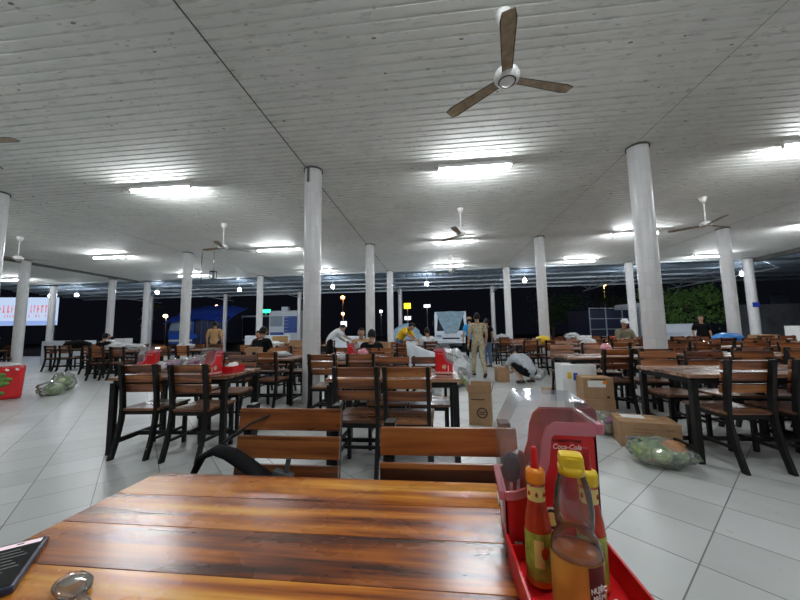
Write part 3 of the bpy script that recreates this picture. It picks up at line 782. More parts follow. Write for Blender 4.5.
# ------------------------------------------------------------------ cartons and bags
def carton(x, y, rz, sx, sy, sz, label, z=0.0, open_=False, mark=None, mt='card', group=None):
    t = thing('carton', (x, y, z), rz, label, 'carton', group)
    m = MB(); h = .006
    m.box((0, 0, h / 2 + .001), (sx, sy, h))
    for s_ in (-1, 1): m.box((s_ * (sx / 2 - h / 2), 0, sz / 2), (h, sy, sz)); m.box((0, s_ * (sy / 2 - h / 2), sz / 2), (sx - 2 * h, h, sz))
    if not open_: m.box((0, 0, sz - h / 2), (sx - 2 * h, sy - 2 * h, h))
    m.build('box_body', mt, t)
    if open_:
        for s_ in (-1, 1):
            MB().box((s_ * (sx / 2 + .02), 0, sz + sx * .18), (h, sy * .96, sx * .4), (0, s_ * R(14), 0)).build('flap', 'card_in', t)
            MB().box((0, s_ * (sy / 2 + .015), sz + sx * .16), (sx * .96, h, sx * .36), (-s_ * R(12), 0, 0)).build('flap', 'card', t)
    else:
        MB().box((0, 0, sz + .0006), (sx * 1.001, .05, .001)).build('tape', 'tape', t)
    if mark == 'round':
        m = MB(); m.lathe([(.05, 0), (.065, 0)], 18, cap=False); m.box((0, .01, 0), (.08, .012, .001)); m.box((0, -.015, 0), (.07, .012, .001))
        m.build('round_mark', 'black_print', t, (sx * .1, -sy / 2 - .001, sz * .38), (PI / 2, 0, 0))
        m = MB(); m.box((-.02, -sy / 2 - .0007, sz * .78), (sx * .62, .001, .012)); m.build('printed_line', 'black_print', t)
    if mark == 'label':
        MB().box((-.02, -sy / 2 - .001, sz * .72), (sx * .6, .0015, sz * .3)).build('shipping_label', 'paper', t)
        MB().box((sx * .22, -sy / 2 - .002, sz * .8), (sx * .14, .0015, sz * .16)).build('orange_sticker', 'orange_cap', t)
        m = MB(); m.box((0, -sy / 2 - .002, sz * .93), (sx * .5, .0012, .012)); m.box((sx * .3, -sy / 2 - .002, sz * .12), (.035, .0012, .02)); m.build('print', 'black_print', t)
    if mark == 'lines':
        m = MB()
        for k in range(4): m.box((-sx * .12 + .02 * (k % 2), -sy / 2 - .001, sz * (.35 + .13 * k)), (sx * .4, .0012, .012))
        m.build('lettering', 'card_in', t); m = MB()
        for k in range(4): m.box((-sx / 2 - .001, .02 * (k % 2), sz * (.3 + .13 * k)), (.0012, sy * .45, .012))
        m.build('lettering', 'card_in', t); m = MB()
        m.box((sx * .33, -sy / 2 - .001, sz * .75), (sx * .16, .0012, .02)); m.build('lettering', 'card_in', t)
    if mark == 'foam':
        MB().box((-sx * .3, -sy / 2 - .001, sz * .78), (.05, .0015, .09)).build('yellow_print', 'yellow_cap', t)
        MB().box((-sx * .12, -sy / 2 - .001, sz * .76), (.055, .0015, .10)).build('blue_mark', 'blue_print', t)
    return t
carton(.545, 4.32, R(-12), .27, .27, .40, 'tall open brown carton standing alone in the aisle', open_=True, mark='round')
carton(2.30, 5.0-.42, R(-4), .0001 + .30, .28, .27, 'lower brown carton of the stack in front of white foam box') if False else None
carton(2.06, 4.62, R(-4), .36, .3, .26, 'lower brown carton of the stack in front of the white foam box')
carton(2.06, 4.62, R(-5), .35, .29, .27, 'upper brown carton with white shipping label on the stack', z=.2615, mark='label')
carton(1.98, 5.0, R(-3), .44, .34, .66, 'white foam box behind the two stacked cartons', mark='foam', mt='foam')
t = carton(2.08, 3.66, R(-14), .50, .36, .24, 'low brown carton on the floor behind the bag of cabbages', mark='lines')
MB().box((-.08, .06, .243), (.2, .13, .004)).build('paper_sheet', 'paper', t)
carton(2.02, 6.3, R(20), .2, .16, .10, 'small flat brown carton on the aisle floor')
carton(1.48, 7.75, R(5), .26, .3, .32, 'brown carton beside the crouching person')
def bag(x, y, z, r, label, skin='pbag', veg=None, nveg=14, vs=.08, seed=1, tie=True, mixed=None):
    t = thing('plastic_bag', (x, y, z), rng.uniform(0, 6), label, 'plastic bag')
    m = MB(); m.blob((0, 0, r[2] * .92), r, .28, 2.0, 4, seed, flat=.003); m.build('bag_film', skin, t)
    if tie:
        m = MB(); m.tube([(r[0] * .55, 0, r[2] * 1.5), (r[0] * .7, .02, r[2] * 1.85), (r[0] * .95, .05, r[2] * 1.8)], [.03, .012, .04], 8, flat=.4); m.build('bag_neck', skin, t)
    if veg:
        rr = random.Random(seed); vs_ = veg if isinstance(veg, (list, tuple)) else [veg]
        m = MB()
        for k in range(nveg):
            a = rr.uniform(0, 2 * PI); d = math.sqrt(rr.random()) * .62
            q = vs * rr.uniform(.7, 1.15)
            m.cur = rr.randrange(len(vs_))
            m.blob((r[0] * d * math.cos(a), r[1] * d * math.sin(a), q + rr.uniform(0, max(.01, r[2] * 1.25 - q))), (q, q * .9, q * .85), .25, 2.2, 2, k, flat=.004)
        o = m.build('vegetables', vs_, t); o['kind'] = 'stuff'
    return t
bag(1.88, 3.10, 0, (.235, .17, .115), 'clear plastic bag of green cabbages and carrots on floor at right', 'pbag', ['pale_veg', 'green_veg', 'pale_veg', 'green_veg', 'pale_veg', 'orange_veg'], 18, .075, 3)
bag(1.86, 3.98, 0, (.16, .15, .12), 'clear bag of mixed goods between carton and stacked cartons', 'pbag', ['purple_veg', 'card_in', 'green_veg'], 12, .06, 5)
bag(-7.72, 5.88, 0, (.21, .2, .15), 'clear bag of green leaves on floor beside the red sack', 'pbag', ['green_veg', 'pale_veg'], 18, .09, 7)
bag(-8.1, 6.38, 0, (.22, .2, .2), 'second clear bag of greens, behind the first by the red sack', 'pbag', ['green_veg', 'pale_veg'], 18, .09, 8)
bag(-3.08, 3.40, .7505, (.09, .08, .06), 'clear bag lying on the left table beside the caddy', 'pbag_white', 'purple_veg', 10, .045, 9, False)
bag(-2.86, 3.62, .7505, (.15, .11, .085), 'bag of purple onions on the left table, behind the chairs', 'pbag', ['purple_veg', 'purple_veg', 'foam'], 16, .045, 11, False)
bag(-3.10, 3.60, .7505, (.11, .09, .07), 'bag of purple onions on the left table, next to the caddy', 'pbag', 'purple_veg', 12, .04, 12, False)
bag(-1.42, 4.86, .7505, (.17, .15, .05), 'white cloth bundle on the middle table left of its caddy', 'pbag_white', seed=13, tie=False)
bag(-1.13, 5.0, .7505, (.085, .075, .085), 'pink plastic bag next to the caddy on the middle table', 'pbag_pink', seed=14, tie=False)
bag(-.85, 4.85, .7505, (.2, .13, .03), 'flat white plastic sheet on the middle table', 'pbag_white', seed=15, tie=False)
bag(2.62, 5.9, .0, (.0, .0, .0), '', 'pbag_pink') if False else None
bag(2.70, 5.55, .7505, (.085, .08, .085), 'pink plastic bag on the second row table by the aisle', 'pbag_pink', seed=16, tie=True)
# heap of vegetable bags in the aisle behind the middle caddy
rr = random.Random(5)
hp = ['left end', 'front', 'middle', 'back', 'right end', 'top', 'far back', 'near the truck', 'next to the table leg']
for k, (x, y, sx, sz) in enumerate([(.10, 6.3, .26, .2), (.25, 6.9, .3, .26), (.55, 7.6, .3, .28), (.2, 7.9, .34, .34), (.55, 8.25, .24, .25), (.35, 8.7, .36, .36), (.5, 7.1, .2, .2), (.55, 9.4, .36, .32), (.1, 5.6, .2, .16)]):
    bag(x, y, 0, (sx, sx * .8, sz), 'white plastic bag of vegetables in the aisle heap, %s' % hp[k], 'pbag_white' if k % 3 else 'pbag', ['pale_veg', 'foam', 'green_veg', 'orange_veg'], 10, .1, 30 + k)
bag(-.28, 5.2, 0, (.2, .16, .14), 'bag of green and pink vegetables on floor seen under the caddy table', 'pbag', ['green_veg', 'purple_veg'], 12, .07, 50)
for k, (x, y, z, r, lab, sk) in enumerate([
    (-9.15, 8.55, .7505, (.3, .22, .12), 'white sack on the rear far left table, left one', 'pbag_white'), (-8.65, 8.62, .7505, (.24, .2, .1), 'white sack on the rear far left table, right one', 'pbag_white'),
    (-10.9, 9.88, .7505, (.34, .2, .16), 'white bag heap on the far left table', 'pbag_white'), (-7.3, 8.88, .7505, (.28, .2, .1), 'white and yellow bag on the table before the blue truck', 'pbag_white'),
    (-4.0, 7.85, .7505, (.22, .2, .12), 'white bag on the rear left table, left of cartons', 'pbag_white'), (-1.55, 6.75, .7505, (.14, .12, .11), 'milky bag on the rear middle table', 'pbag_white'),
    (-.6, 8.45, .7505, (.16, .14, .09), 'white bag on table in front of yellow shirt person', 'pbag_white'), (1.75, 8.05, 0, (.0, 0, 0), '', ''),
    (3.3, 7.55, .7505, (.2, .15, .11), 'white bag on third row table nearest the aisle', 'pbag_white'), (4.1, 9.55, .7505, (.2, .16, .12), 'white bags on a fourth row table', 'pbag_white'),
    (2.35, 8.05, 0, (.16, .13, .14), 'white plastic bag on floor right of the crouching person', 'pbag_white'),
    (5.2, 13.2, .7505, (.3, .22, .14), 'white bag on sixth row table at right rear', 'pbag_white'), (2.7, 13.8, .7505, (.26, .2, .13), 'white cloth bag on sixth row table near the aisle', 'pbag_white')]):
    if lab: bag(x, y, z, r, lab, sk, seed=60 + k, tie=False)
t = bag(3.45, 11.5, 0, (.001, .001, .001), 'x', 'pbag') if False else None
m = MB(); m.blob((0, 0, .12), (.2, .17, .135), .12, 1.4, 3, 3, flat=.002); tag(m.build('yellow_bag', 'yellow_cap', None, (3.0, 9.6, .7505)), 'round yellow bag on fourth row table in front of the pillar', 'bag')
m = MB(); m.blob((0, 0, .1), (.36, .25, .15), .1, 1.4, 3, 6, flat=.002); tag(m.build('blue_sheet', 'pot_blue', None, (7.7, 9.55, .7505)), 'bright blue plastic sheet heaped on a table beside the right pillar', 'plastic sheet')
m = MB(); m.blob((0, 0, .07), (.26, .18, .08), .2, 2, 3, 6, flat=.002); tag(m.build('red_bag', 'red', None, (6.2, 11.9, .7505)), 'red bag on a fifth row table left of the blue sheet', 'bag')
carton(-3.5, 7.95, R(6), .3, .24, .24, 'brown carton on the rear left table behind the pale one', z=.7505)
carton(-4.45, 9.0, R(3), .36, .26, .34, 'reddish flowered carton on a rear left table', z=.7505, mt='tape')
carton(-1.15, 6.85, R(-4), .36, .26, .2, 'pair-width brown carton on the rear middle table', z=.7505)
carton(-10.45, 9.95, R(5), .36, .3, .34, 'white foam crate on the far left table', z=.7505, mt='foam')
carton(2.75, 9.32, R(8), .18, .16, .17, 'small brown carton beside the round yellow bag', z=.7505)
carton(9.75, 10.9, R(4), .5, .4, .9, 'brown carton on the floor between the two right pillars')
carton(12.75, 12.6, R(-3), 1.1, .5, 1.15, 'large red and white printed carton by the dark right wall', mt='paper')
m = MB(); m.prism([(-.5, .1), (-.1, .1), (.1, .55), (-.1, .95), (-.5, 1.05)], -.262, -.2515); o = m.build('red_print', 'red', bpy.data.objects[-1] if False else None)
par = [q for q in COL.objects if q.get('label', '').startswith('large red and white')][0]; o.parent = par

m = MB(); m.blob((0, 0, .13), (.52, .25, .17), .25, 2.2, 3, 8, flat=.002); tag(m.build('black_bag', 'c_black', None, (-13.0, 10.6, .7505)), 'heap of black bags on the far left table', 'bag')
carton(-3.28, 5.62, R(4), .24, .2, .17, 'small brown carton on the pale table left of the pillar', z=.7505)
bag(-2.78, 5.6, .7505, (.2, .14, .05), 'flat white bag on the pale table left of the pillar', 'pbag_white', seed=90, tie=False)
# red rice sack at the left edge
t = thing('vegetable_sack', (-8.42, 5.4, 0), R(55), 'red printed sack with a green vegetable picture at the left edge', 'sack')
m = MB(); m.box((0, 0, .31), (.85, .45, .62), bev=.06)
for i, p in enumerate(m.v):
    q = noise.noise(Vector(p) * 3); m.v[i] = (p[0] * (1 + .06 * q), p[1] * (1 + .08 * q), max(.002, p[2] * (1 + .05 * q)))
m.build('sack_body', 'red', t)
m = MB(); m.blob((.0, 0, .64), (.38, .19, .07), .3, 3, 3, 2); m.build('sack_mouth', 'pbag_white', t)
m = MB()
for k in range(16):
    a = k * .7; m.blob((.10 + .22 * math.cos(a) * ((k % 4) / 4 + .1), -.237, .30 + .2 * math.sin(a) * ((k % 4) / 4 + .1)), (.07, .012, .04), .3, 2, 2, k)
m.build('vegetable_picture', ['green_veg'], t)
m = MB()
for k in range(6): m.box((-.30 + k * .125, -.246, .56), (.05, .006, .035), (0, R(30), 0))
m.build('lettering', 'white_print', t)

# ------------------------------------------------------------------ people
def skin_mesh(J, E, sub=2, root='pelvis'):
    names = list(J); me = bpy.data.meshes.new('tmp'); me.from_pydata([J[n][0] for n in names], [(names.index(a), names.index(b)) for a, b in E], [])
    o = bpy.data.objects.new('tmp', me); COL.objects.link(o)
    o.modifiers.new('s', 'SKIN'); sd = o.modifiers.new('d', 'SUBSURF'); sd.levels = sub; sd.render_levels = sub
    for i, n in enumerate(names):
        r = J[n][1]; sv = me.skin_vertices[0].data[i]; sv.radius = r if isinstance(r, tuple) else (r, r); sv.use_root = n == root
    bpy.context.view_layer.update()
    e = o.evaluated_get(bpy.context.evaluated_depsgraph_get()); em = e.to_mesh()
    vs = [v.co[:] for v in em.vertices]; fs = [tuple(p.vertices) for p in em.polygons]
    e.to_mesh_clear(); bpy.data.objects.remove(o); bpy.data.meshes.remove(me)
    return vs, fs
STAND = dict(pelvis=(0, 0, .93), spine=(0, .01, 1.08), chest=(0, 0, 1.24), neck=(0, 0, 1.40), head=(0, .02, 1.54),
             shL=(-.165, 0, 1.34), elL=(-.225, -.02, 1.08), wrL=(-.235, .07, .85), shR=(.165, 0, 1.34), elR=(.225, -.02, 1.08), wrR=(.235, .07, .85),
             hipL=(-.085, 0, .87), knL=(-.095, .02, .48), anL=(-.1, -.02, .08), toL=(-.11, .12, .035), hipR=(.085, 0, .87), knR=(.095, .02, .48), anR=(.1, -.02, .08), toR=(.11, .12, .035))
def pose(**kw): d = dict(STAND); d.update(kw); return d
WALK = pose(knL=(-.09, .12, .48), anL=(-.09, .10, .09), toL=(-.095, .25, .05), knR=(.09, -.06, .50), anR=(.095, -.27, .13), toR=(.1, -.17, .03),
            elL=(-.23, -.06, 1.09), wrL=(-.25, -.02, .86), elR=(.235, -.02, 1.09), wrR=(.24, .1, .88))
SIT = pose(pelvis=(0, 0, .55), spine=(0, .02, .70), chest=(0, .03, .86), neck=(0, .04, 1.02), head=(0, .08, 1.15), shL=(-.165, .03, .96), elL=(-.2, .1, .72), wrL=(-.13, .32, .76), shR=(.165, .03, .96), elR=(.2, .1, .72), wrR=(.13, .32, .76),
           hipL=(-.09, .03, .53), knL=(-.1, .42, .52), anL=(-.1, .40, .08), toL=(-.1, .54, .035), hipR=(.09, .03, .53), knR=(.1, .42, .52), anR=(.1, .40, .08), toR=(.1, .54, .035))
CROUCH = pose(pelvis=(0, -.02, .24), spine=(0, .10, .37), chest=(0, .24, .48), neck=(0, .38, .55), head=(0, .50, .59), shL=(-.165, .31, .52), elL=(-.21, .45, .34), wrL=(-.13, .62, .22), shR=(.165, .31, .52), elR=(.21, .45, .34), wrR=(.13, .62, .22),
              hipL=(-.09, .0, .23), knL=(-.16, .36, .40), anL=(-.12, .08, .08), toL=(-.13, .22, .035), hipR=(.09, .0, .23), knR=(.16, .36, .40), anR=(.12, .08, .08), toR=(.13, .22, .035))
BEND = pose(pelvis=(0, -.05, .92), spine=(0, .05, 1.05), chest=(0, .18, 1.16), neck=(0, .31, 1.25), head=(0, .42, 1.31), shL=(-.165, .25, 1.2), elL=(-.24, .38, 1.0), wrL=(-.16, .55, .88), shR=(.165, .25, 1.2), elR=(.26, .42, 1.06), wrR=(.26, .64, .93))
RAD = dict(pelvis=(.13, .115), spine=(.118, .10), chest=(.135, .112), neck=.05, shL=.062, elL=.041, wrL=.028, shR=.062, elR=.041, wrR=.028,
           hipL=.088, knL=.058, anL=.038, toL=.032, hipR=.088, knR=.058, anR=.038, toR=.032)
EDG = [('pelvis', 'spine'), ('spine', 'chest'), ('chest', 'neck'), ('chest', 'shL'), ('shL', 'elL'), ('elL', 'wrL'), ('chest', 'shR'), ('shR', 'elR'), ('elR', 'wrR'),
       ('pelvis', 'hipL'), ('hipL', 'knL'), ('knL', 'anL'), ('anL', 'toL'), ('pelvis', 'hipR'), ('hipR', 'knR'), ('knR', 'anR'), ('anR', 'toR')]
def person(x, y, z, rz, P, label, shirt, pants, scale=1.0, sleeve=.9, shorts=False, hairm='hair', bun=False, long_=False, hat=None, look=(0, 0), group=None):
    t = thing('person', (x, y, z), rz, label, 'person', group); t.scale = (scale,) * 3
    J = {k: (P[k], RAD[k]) for k in RAD}
    m = MB(); BV = skin_mesh(J, EDG); m.add(BV[0], BV[1], True)
    hd = Vector(P['head']); nk = Vector(P['neck'])
    tilt = (hd - nk).normalized(); pitch_ = math.atan2(tilt.y, tilt.z) - .14 + look[1]
    HX = Matrix.Translation(hd) @ Matrix.Rotation(look[0], 4, 'Z') @ Matrix.Rotation(-pitch_, 4, 'X')
    bm = bmesh.new(); bmesh.ops.create_uvsphere(bm, u_segments=20, v_segments=14, radius=1)
    for p in bm.verts:
        c = p.co; k = 1 - .28 * max(0, -c.z) ** 1.3
        p.co = Vector((c.x * .074 * k, c.y * .094 * (k if c.y < 0 else 1 - .1 * max(0, -c.z)), c.z * .114))
    m.bm(bm, True, HX)
    m.tube([HX @ Vector((0, -.01, -.05)), nk + (nk - hd) * .1], [.047, .052], 10)
    bm = bmesh.new(); bmesh.ops.create_cone(bm, segments=8, radius1=.016, radius2=.006, depth=.04, cap_ends=True)
    m.bm(bm, True, HX @ Matrix.Translation((0, .094, -.012)) @ Matrix.Rotation(R(-18), 4, 'X'))
    for s_ in (-1, 1):
        m.blob((s_ * .076, -.005, -.01), (.01, .02, .03), 0, 1, 1, xf=HX)
        m.cur = 1; m.blob((s_ * .03, .083, .012), (.012, .008, .008), 0, 1, 1, xf=HX); m.cur = 0
    m.cur = 2; m.blob((0, .083, -.052), (.022, .008, .007), 0, 1, 1, xf=HX); m.cur = 0
    for s in 'LR':      # palm, thumb and four fingers, lightly curled
        w_ = Vector(P['wr' + s]); e_ = Vector(P['el' + s]); d = (w_ - e_).normalized()
        sd = Vector((0, 1, 0)) - d * d.y; sd = sd.normalized() if sd.length > .2 else Vector((0, 0, 1)); nn = d.cross(sd) * (1 if s == 'L' else -1)
        m.tube([w_ - d * .01, w_ + d * .04, w_ + d * .085], [.026, .036, .036], 10, flat=.45 if abs(sd.z) < .7 else .45)
        for q, (off, ln) in enumerate(((.027, .066), (.009, .075), (-.009, .07), (-.026, .055))):
            b0 = w_ + d * .08 + sd * off
            m.tube([b0, b0 + d * ln * .5, b0 + d * ln * .82 + nn * .012, b0 + d * ln * .95 + nn * .03], [.0095, .009, .008, .006], 6)
        b0 = w_ + d * .025 + sd * .026; m.tube([b0, b0 + sd * .025 + d * .025, b0 + sd * .03 + d * .055 + nn * .012], [.012, .011, .008], 6)
    m.build('body', ['skin', 'eye', 'dark_red'], t)
    # clothes: the part of the body surface that lies along the covered limbs, lifted off the skin
    bm = bmesh.new(); bv = [bm.verts.new(p) for p in BV[0]]
    for f_ in BV[1]: bm.faces.new([bv[i] for i in f_])
    bmesh.ops.recalc_face_normals(bm, faces=bm.faces[:]); bm.normal_update(); bm.verts.index_update()
    rad = lambda k: RAD[k][0] if isinstance(RAD[k], tuple) else RAD[k]
    def seg(p):
        best = None
        for a_, b_ in EDG:
            A, B = Vector(P[a_]), Vector(P[b_]); ab = B - A; tt = max(0, min(1, (p - A).dot(ab) / ab.length_squared))
            d = (p - A - ab * tt).length - (rad(a_) * (1 - tt) + rad(b_) * tt)
            if best is None or d < best[0]: best = (d, a_, b_, tt)
        return best[1:]
    SG = [seg(p.co) for p in bm.verts]
    def in_shirt(q):
        a_, b_, tt = q
        if (a_, b_) in (('pelvis', 'spine'), ('spine', 'chest')): return True
        if (a_, b_) == ('chest', 'neck'): return tt < .72
        if a_ == 'chest': return True
        if a_[:2] == 'sh': return tt <= sleeve
        if a_[:2] == 'el': return sleeve > 1 and tt <= sleeve - 1
        return a_ == 'pelvis' and tt < .55
    def in_pants(q):
        a_, b_, tt = q
        if (a_, b_) == ('pelvis', 'spine'): return tt < .75
        if a_ == 'pelvis' or a_[:3] == 'hip': return True if not shorts else (a_ == 'pelvis' or tt < .9)
        return a_[:2] == 'kn' and not shorts and tt < .93
    for nm_, fn_, off_, mm in (('trousers', in_pants, .010, pants), ('shirt', in_shirt, .019, shirt)):
        keep = [fn_(q) for q in SG]; m = MB()
        m.add([p.co + p.normal * off_ for p in bm.verts], [[v_.index for v_ in f_.verts] for f_ in bm.faces if sum(keep[v_.index] for v_ in f_.verts) >= 3], True)
        o = m.build(nm_, mm, t)
        b2 = bmesh.new(); b2.from_mesh(o.data); bmesh.ops.delete(b2, geom=[v_ for v_ in b2.verts if not v_.link_faces], context='VERTS'); b2.to_mesh(o.data); b2.free()
    bm.free()
    for s in 'LR':
        a, b = Vector(P['an' + s]), Vector(P['to' + s]); d = (b - a); d.z = 0; d.normalize()
        m = MB(); m.tube([a - d * .05 + Vector((0, 0, -.03)), a + Vector((0, 0, -.02)), b + Vector((0, 0, -.002)), b + d * .05 + Vector((0, 0, -.008))], [.03, .045, .042, .022], 8, flat=.8)
        zl = min(q[2] for q in m.v)
        m.build('shoe', 'sole', t)
    # hair
    bm = bmesh.new(); bmesh.ops.create_uvsphere(bm, u_segments=22, v_segments=16, radius=1)
    kill = [p for p in bm.verts if (p.co.y > .32 and p.co.z < .42) or p.co.z < (-.95 if long_ else -.55) or (abs(p.co.x) > .8 and p.co.z < -.1 and p.co.y > -.1)]
    bmesh.ops.delete(bm, geom=kill, context='VERTS')
    for p in bm.verts:
        q = 1 + .05 * noise.noise(p.co * 5)
        p.co = Vector((p.co.x * .083 * q, p.co.y * .104 * q - .004, p.co.z * (.124 if p.co.z > 0 or not long_ else .3) * q))
    m = MB(); m.bm(bm, True, HX)
    if bun: m.blob((0, -.10, .05), (.05, .05, .05), .1, 2, 2, xf=HX)
    m.build('hair', hairm, t)
    if hat:
        m = MB(); m.lathe([(.095, .04), (.09, .08), (.06, .125), (.0, .135)], 18, cap=False); m.box((0, .12, .045), (.13, .1, .012), (R(-8), 0, 0))
        for i, p in enumerate(m.v): m.v[i] = tuple(HX @ Vector(p))
        m.build('cap', hat, t)
    # stand the lowest point on z=0 handled by pose
    return t
def seated(x, y, rz, P, *a, **k):
    # the chair taken is the closest one; it is pulled back to sit under the person
    ch = min((o for o in COL.objects if o.name.startswith('dining_chair')), key=lambda o: (o.location.x - x) ** 2 + (o.location.y - y) ** 2)
    ch.location = (x, y, 0); ch.rotation_euler = (0, 0, rz)
    return person(x, y, 0, rz, P, *a, **k)
person(1.05, 8.40, 0, R(8), WALK, 'person in matching khaki patterned outfit walking away down the aisle', 'c_khaki', 'c_khaki', .97, .75)
person(1.98, 7.3, 0, R(25), CROUCH, 'person in light grey shirt and dark shorts crouching beside a carton', 'c_grey', 'c_black', 1.05, .8, True, long_=False)
person(1.62, 10.6, 0, R(30), STAND, 'person in black top and jeans standing right of the khaki outfit', 'c_black', 'c_denim', .93, .5)
person(1.25, 12.2, 0, R(10), STAND, 'person in bright blue shirt and cap behind the khaki outfit', 'c_blue', 'c_black', 1.0, .8, hat='card')
person(-1.10, 9.8, 0, R(-110), BEND, 'person in yellow shirt bending over the rear table', 'c_yellow', 'c_denim', 1.0, .85)
seated(-1.74, 7.50, R(-160), SIT, 'seated person with a hair bun and bare arms, near centre rear pillar', 'c_tan', 'c_black', 1.0, .3, bun=True)
seated(-1.20, 6.03, R(4), SIT, 'seated person in black shirt with black hair behind the middle table', 'c_black', 'c_black', .96, .8)
person(-3.3, 9.9, 0, R(-60), BEND, 'person in white shirt bending right of the centre left pillar', 'c_white', 'c_black', 1.0, .9)
person(-7.35, 10.2, 0, R(20), STAND, 'person in tan shirt standing with back turned before the blue truck', 'c_tan', 'c_black', .98, .9)
seated(-4.02, 7.17, R(-8), SIT, 'seated person in black shirt left of the centre left pillar', 'c_black', 'c_denim', 1.05, .8)
seated(-5.5, 9.74, R(178), SIT, 'seated person in brown top beside the left rear pillar', 'c_tan', 'c_black', 1.0, .8, long_=True)
chair(-.22, 9.42, R(20), 'chair under the seated person in front of the small white truck')
seated(-.22, 9.42, R(20), SIT, 'seated person with black hair in front of the small white truck', 'c_white', 'c_black', 1.0, .8)
person(8.6, 11.6, 0, R(160), STAND, 'person in black shirt facing us left of the right pillar', 'c_black', 'c_black', .93, .8)
seated(5.51, 10.28, R(180), SIT, 'seated person in olive shirt and white cap left of the right pillar', 'c_olive', 'c_black', 1.12, .8, hat='c_white')
person(-13.3, 12.3, 0, R(185), BEND, 'person in black bending over the far left table', 'c_black', 'c_black', .9, 1.6)
seated(-15.9, 10.33, R(183), SIT, 'seated person in black at the leftmost table', 'c_black', 'c_black', 1.0, 1.5)
seated(-10.36, 9.18, R(6), SIT, 'seated person in black between the far left tables', 'c_black', 'c_black', 1.0, 1.2)
# grey-white cloth held over the table by the yellow shirt person
m = MB(); N = 16; vs = []; K = 12
for i in range(N + 1):
    a = i / N; hgt = .96 - .36 * a ** .8
    for j in range(K + 1):
        b = j / K * 2 - 1; fold = .025 * math.sin(a * 23 + b * 4) * (.3 + abs(b))
        vs.append((-.62 + .85 * a + .02 * math.sin(b * 6), 7.12 + b * .24 + fold + .1 * a, max(.004, hgt * (1 - abs(b) ** 3.2) + fold * .3)))
m.add(vs, [(i * (K + 1) + j, i * (K + 1) + j + 1, (i + 1) * (K + 1) + j + 1, (i + 1) * (K + 1) + j) for i in range(N) for j in range(K)], True)
for i in (0, N): m.add([vs[i * (K + 1) + j] for j in range(K + 1)], [tuple(range(K + 1))])
o = m.build('white_sheet', 'c_sheet'); tag(o, 'pale grey sheet draped over goods on floor right of the yellow shirt person', 'cloth')

# ------------------------------------------------------------------ vehicles outside
def wheel(parent, x, y, r, w=.2):
    m = MB(); m.tube([(x - w / 2, y, r), (x + w / 2, y, r)], r, 18); o = m.build('wheel', 'rubber', parent)
    m = MB(); m.tube([(x - w / 2 - .01, y, r), (x + w / 2 + .01, y, r)], r * .5, 12); m.build('wheel_hub', 'galv', o)
G0 = -.08
# small white truck seen head on, tarp over its front
t = thing('small_truck', (.92, 20.6, G0), R(0), 'small white truck with a grey tarp over its windscreen, in the middle', 'truck')
m = MB(); m.prism([(-.8, .55), (-.8, 1.2), (-.55, 2.1), (-.45, 2.42), (1.2, 2.42), (1.2, .55)], -.95, .95, 'x'); m.build('cab', 'truck_white', t)
m = MB(); m.box((0, 2.4, 1.3), (1.96, 2.4, 2.1)); m.build('cargo_box', 'truck_white', t)
m = MB(); m.add([(-.84, -.80, 1.25), (.84, -.80, 1.25), (.76, -.545, 2.14), (-.76, -.545, 2.14)], [(0, 1, 2, 3)]); m.box((0, -.76, 1.27), (1.5, .03, .03)); m.build('windscreen', 'dark_glass', t)
m = MB(); N = 10
vs = []
for i in range(N + 1):
    a = i / N; wd = .86 - .50 * a ** 1.1
    zz = 2.45 - 1.28 * a; yy = -.47 - .40 * a
    for j in range(9):
        b = j / 8 * 2 - 1; vs.append((b * wd + .02 * math.sin(i), yy - .03 - .03 * math.sin(b * 9 + i), zz - .06 * abs(b)))
m.add(vs, [(i * 9 + j, i * 9 + j + 1, (i + 1) * 9 + j + 1, (i + 1) * 9 + j) for i in range(N) for j in range(8)], True); m.build('tarp', 'tarp', t)
for s_ in (-1, 1):
    MB().box((s_ * .72, -.82, .95), (.3, .05, .16), bev=.015).build('headlight', 'pale_glass', t)
    MB().box((s_ * 1.04, -.7, 1.72), (.13, .08, .3), bev=.02).build('mirror', 'black_metal', t)
    wheel(t, s_ * .8, -.1, .33); wheel(t, s_ * .8, 2.6, .33)
MB().box((0, -.84, .62), (1.85, .12, .22), bev=.02).build('bumper', 'truck_white', t); MB().box((0, -.82, .8), (1.0, .03, .08)).build('grille', 'black_metal', t)
MB().box((0, -.91, .62), (.44, .01, .12)).build('number_plate', 'paper', t)
# blue truck with tarpaulin roof
t = thing('blue_truck', (-18.3, 24.0, G0), R(4), 'blue truck with a bright blue tarpaulin roof, left of the pillar', 'truck')
m = MB(); m.prism([(-1.9, .6), (-2.0, 1.5), (-1.75, 2.5), (.0, 2.6), (.0, .6)], -1.1, 1.1, 'y'); m.build('cab', 'blue_paint', t)
m = MB(); m.box((1.35, 0, 1.6), (2.5, 2.2, 2.0)); m.build('cargo_box', 'navy', t)
m = MB()
vs = []
for i in range(13):
    for j in range(5):
        a, b = i / 12, j / 4 * 2 - 1; vs.append((-2.2 + 5 * a, b * 1.5, 2.85 + .5 * b + .35 * math.sin(PI * a) ** .7 - .5 * max(0, -b - .4) + .04 * math.sin(i * 2.2)))
m.add(vs, [(i * 5 + j, i * 5 + j + 1, (i + 1) * 5 + j + 1, (i + 1) * 5 + j) for i in range(12) for j in range(4)], True)
m.add(vs[:], [(i * 5, (i + 1) * 5, (i + 1) * 5 + 1, i * 5 + 1) for i in range(12)], True); m.build('tarpaulin', 'blue_tarp', t)
m = MB(); m.add([(-1.9, -1.12, 1.6), (-.2, -1.12, 1.6), (-.2, -1.12, 2.35), (-1.75, -1.12, 2.35)], [(0, 1, 2, 3)]); m.build('side_window', 'pale_glass', t)
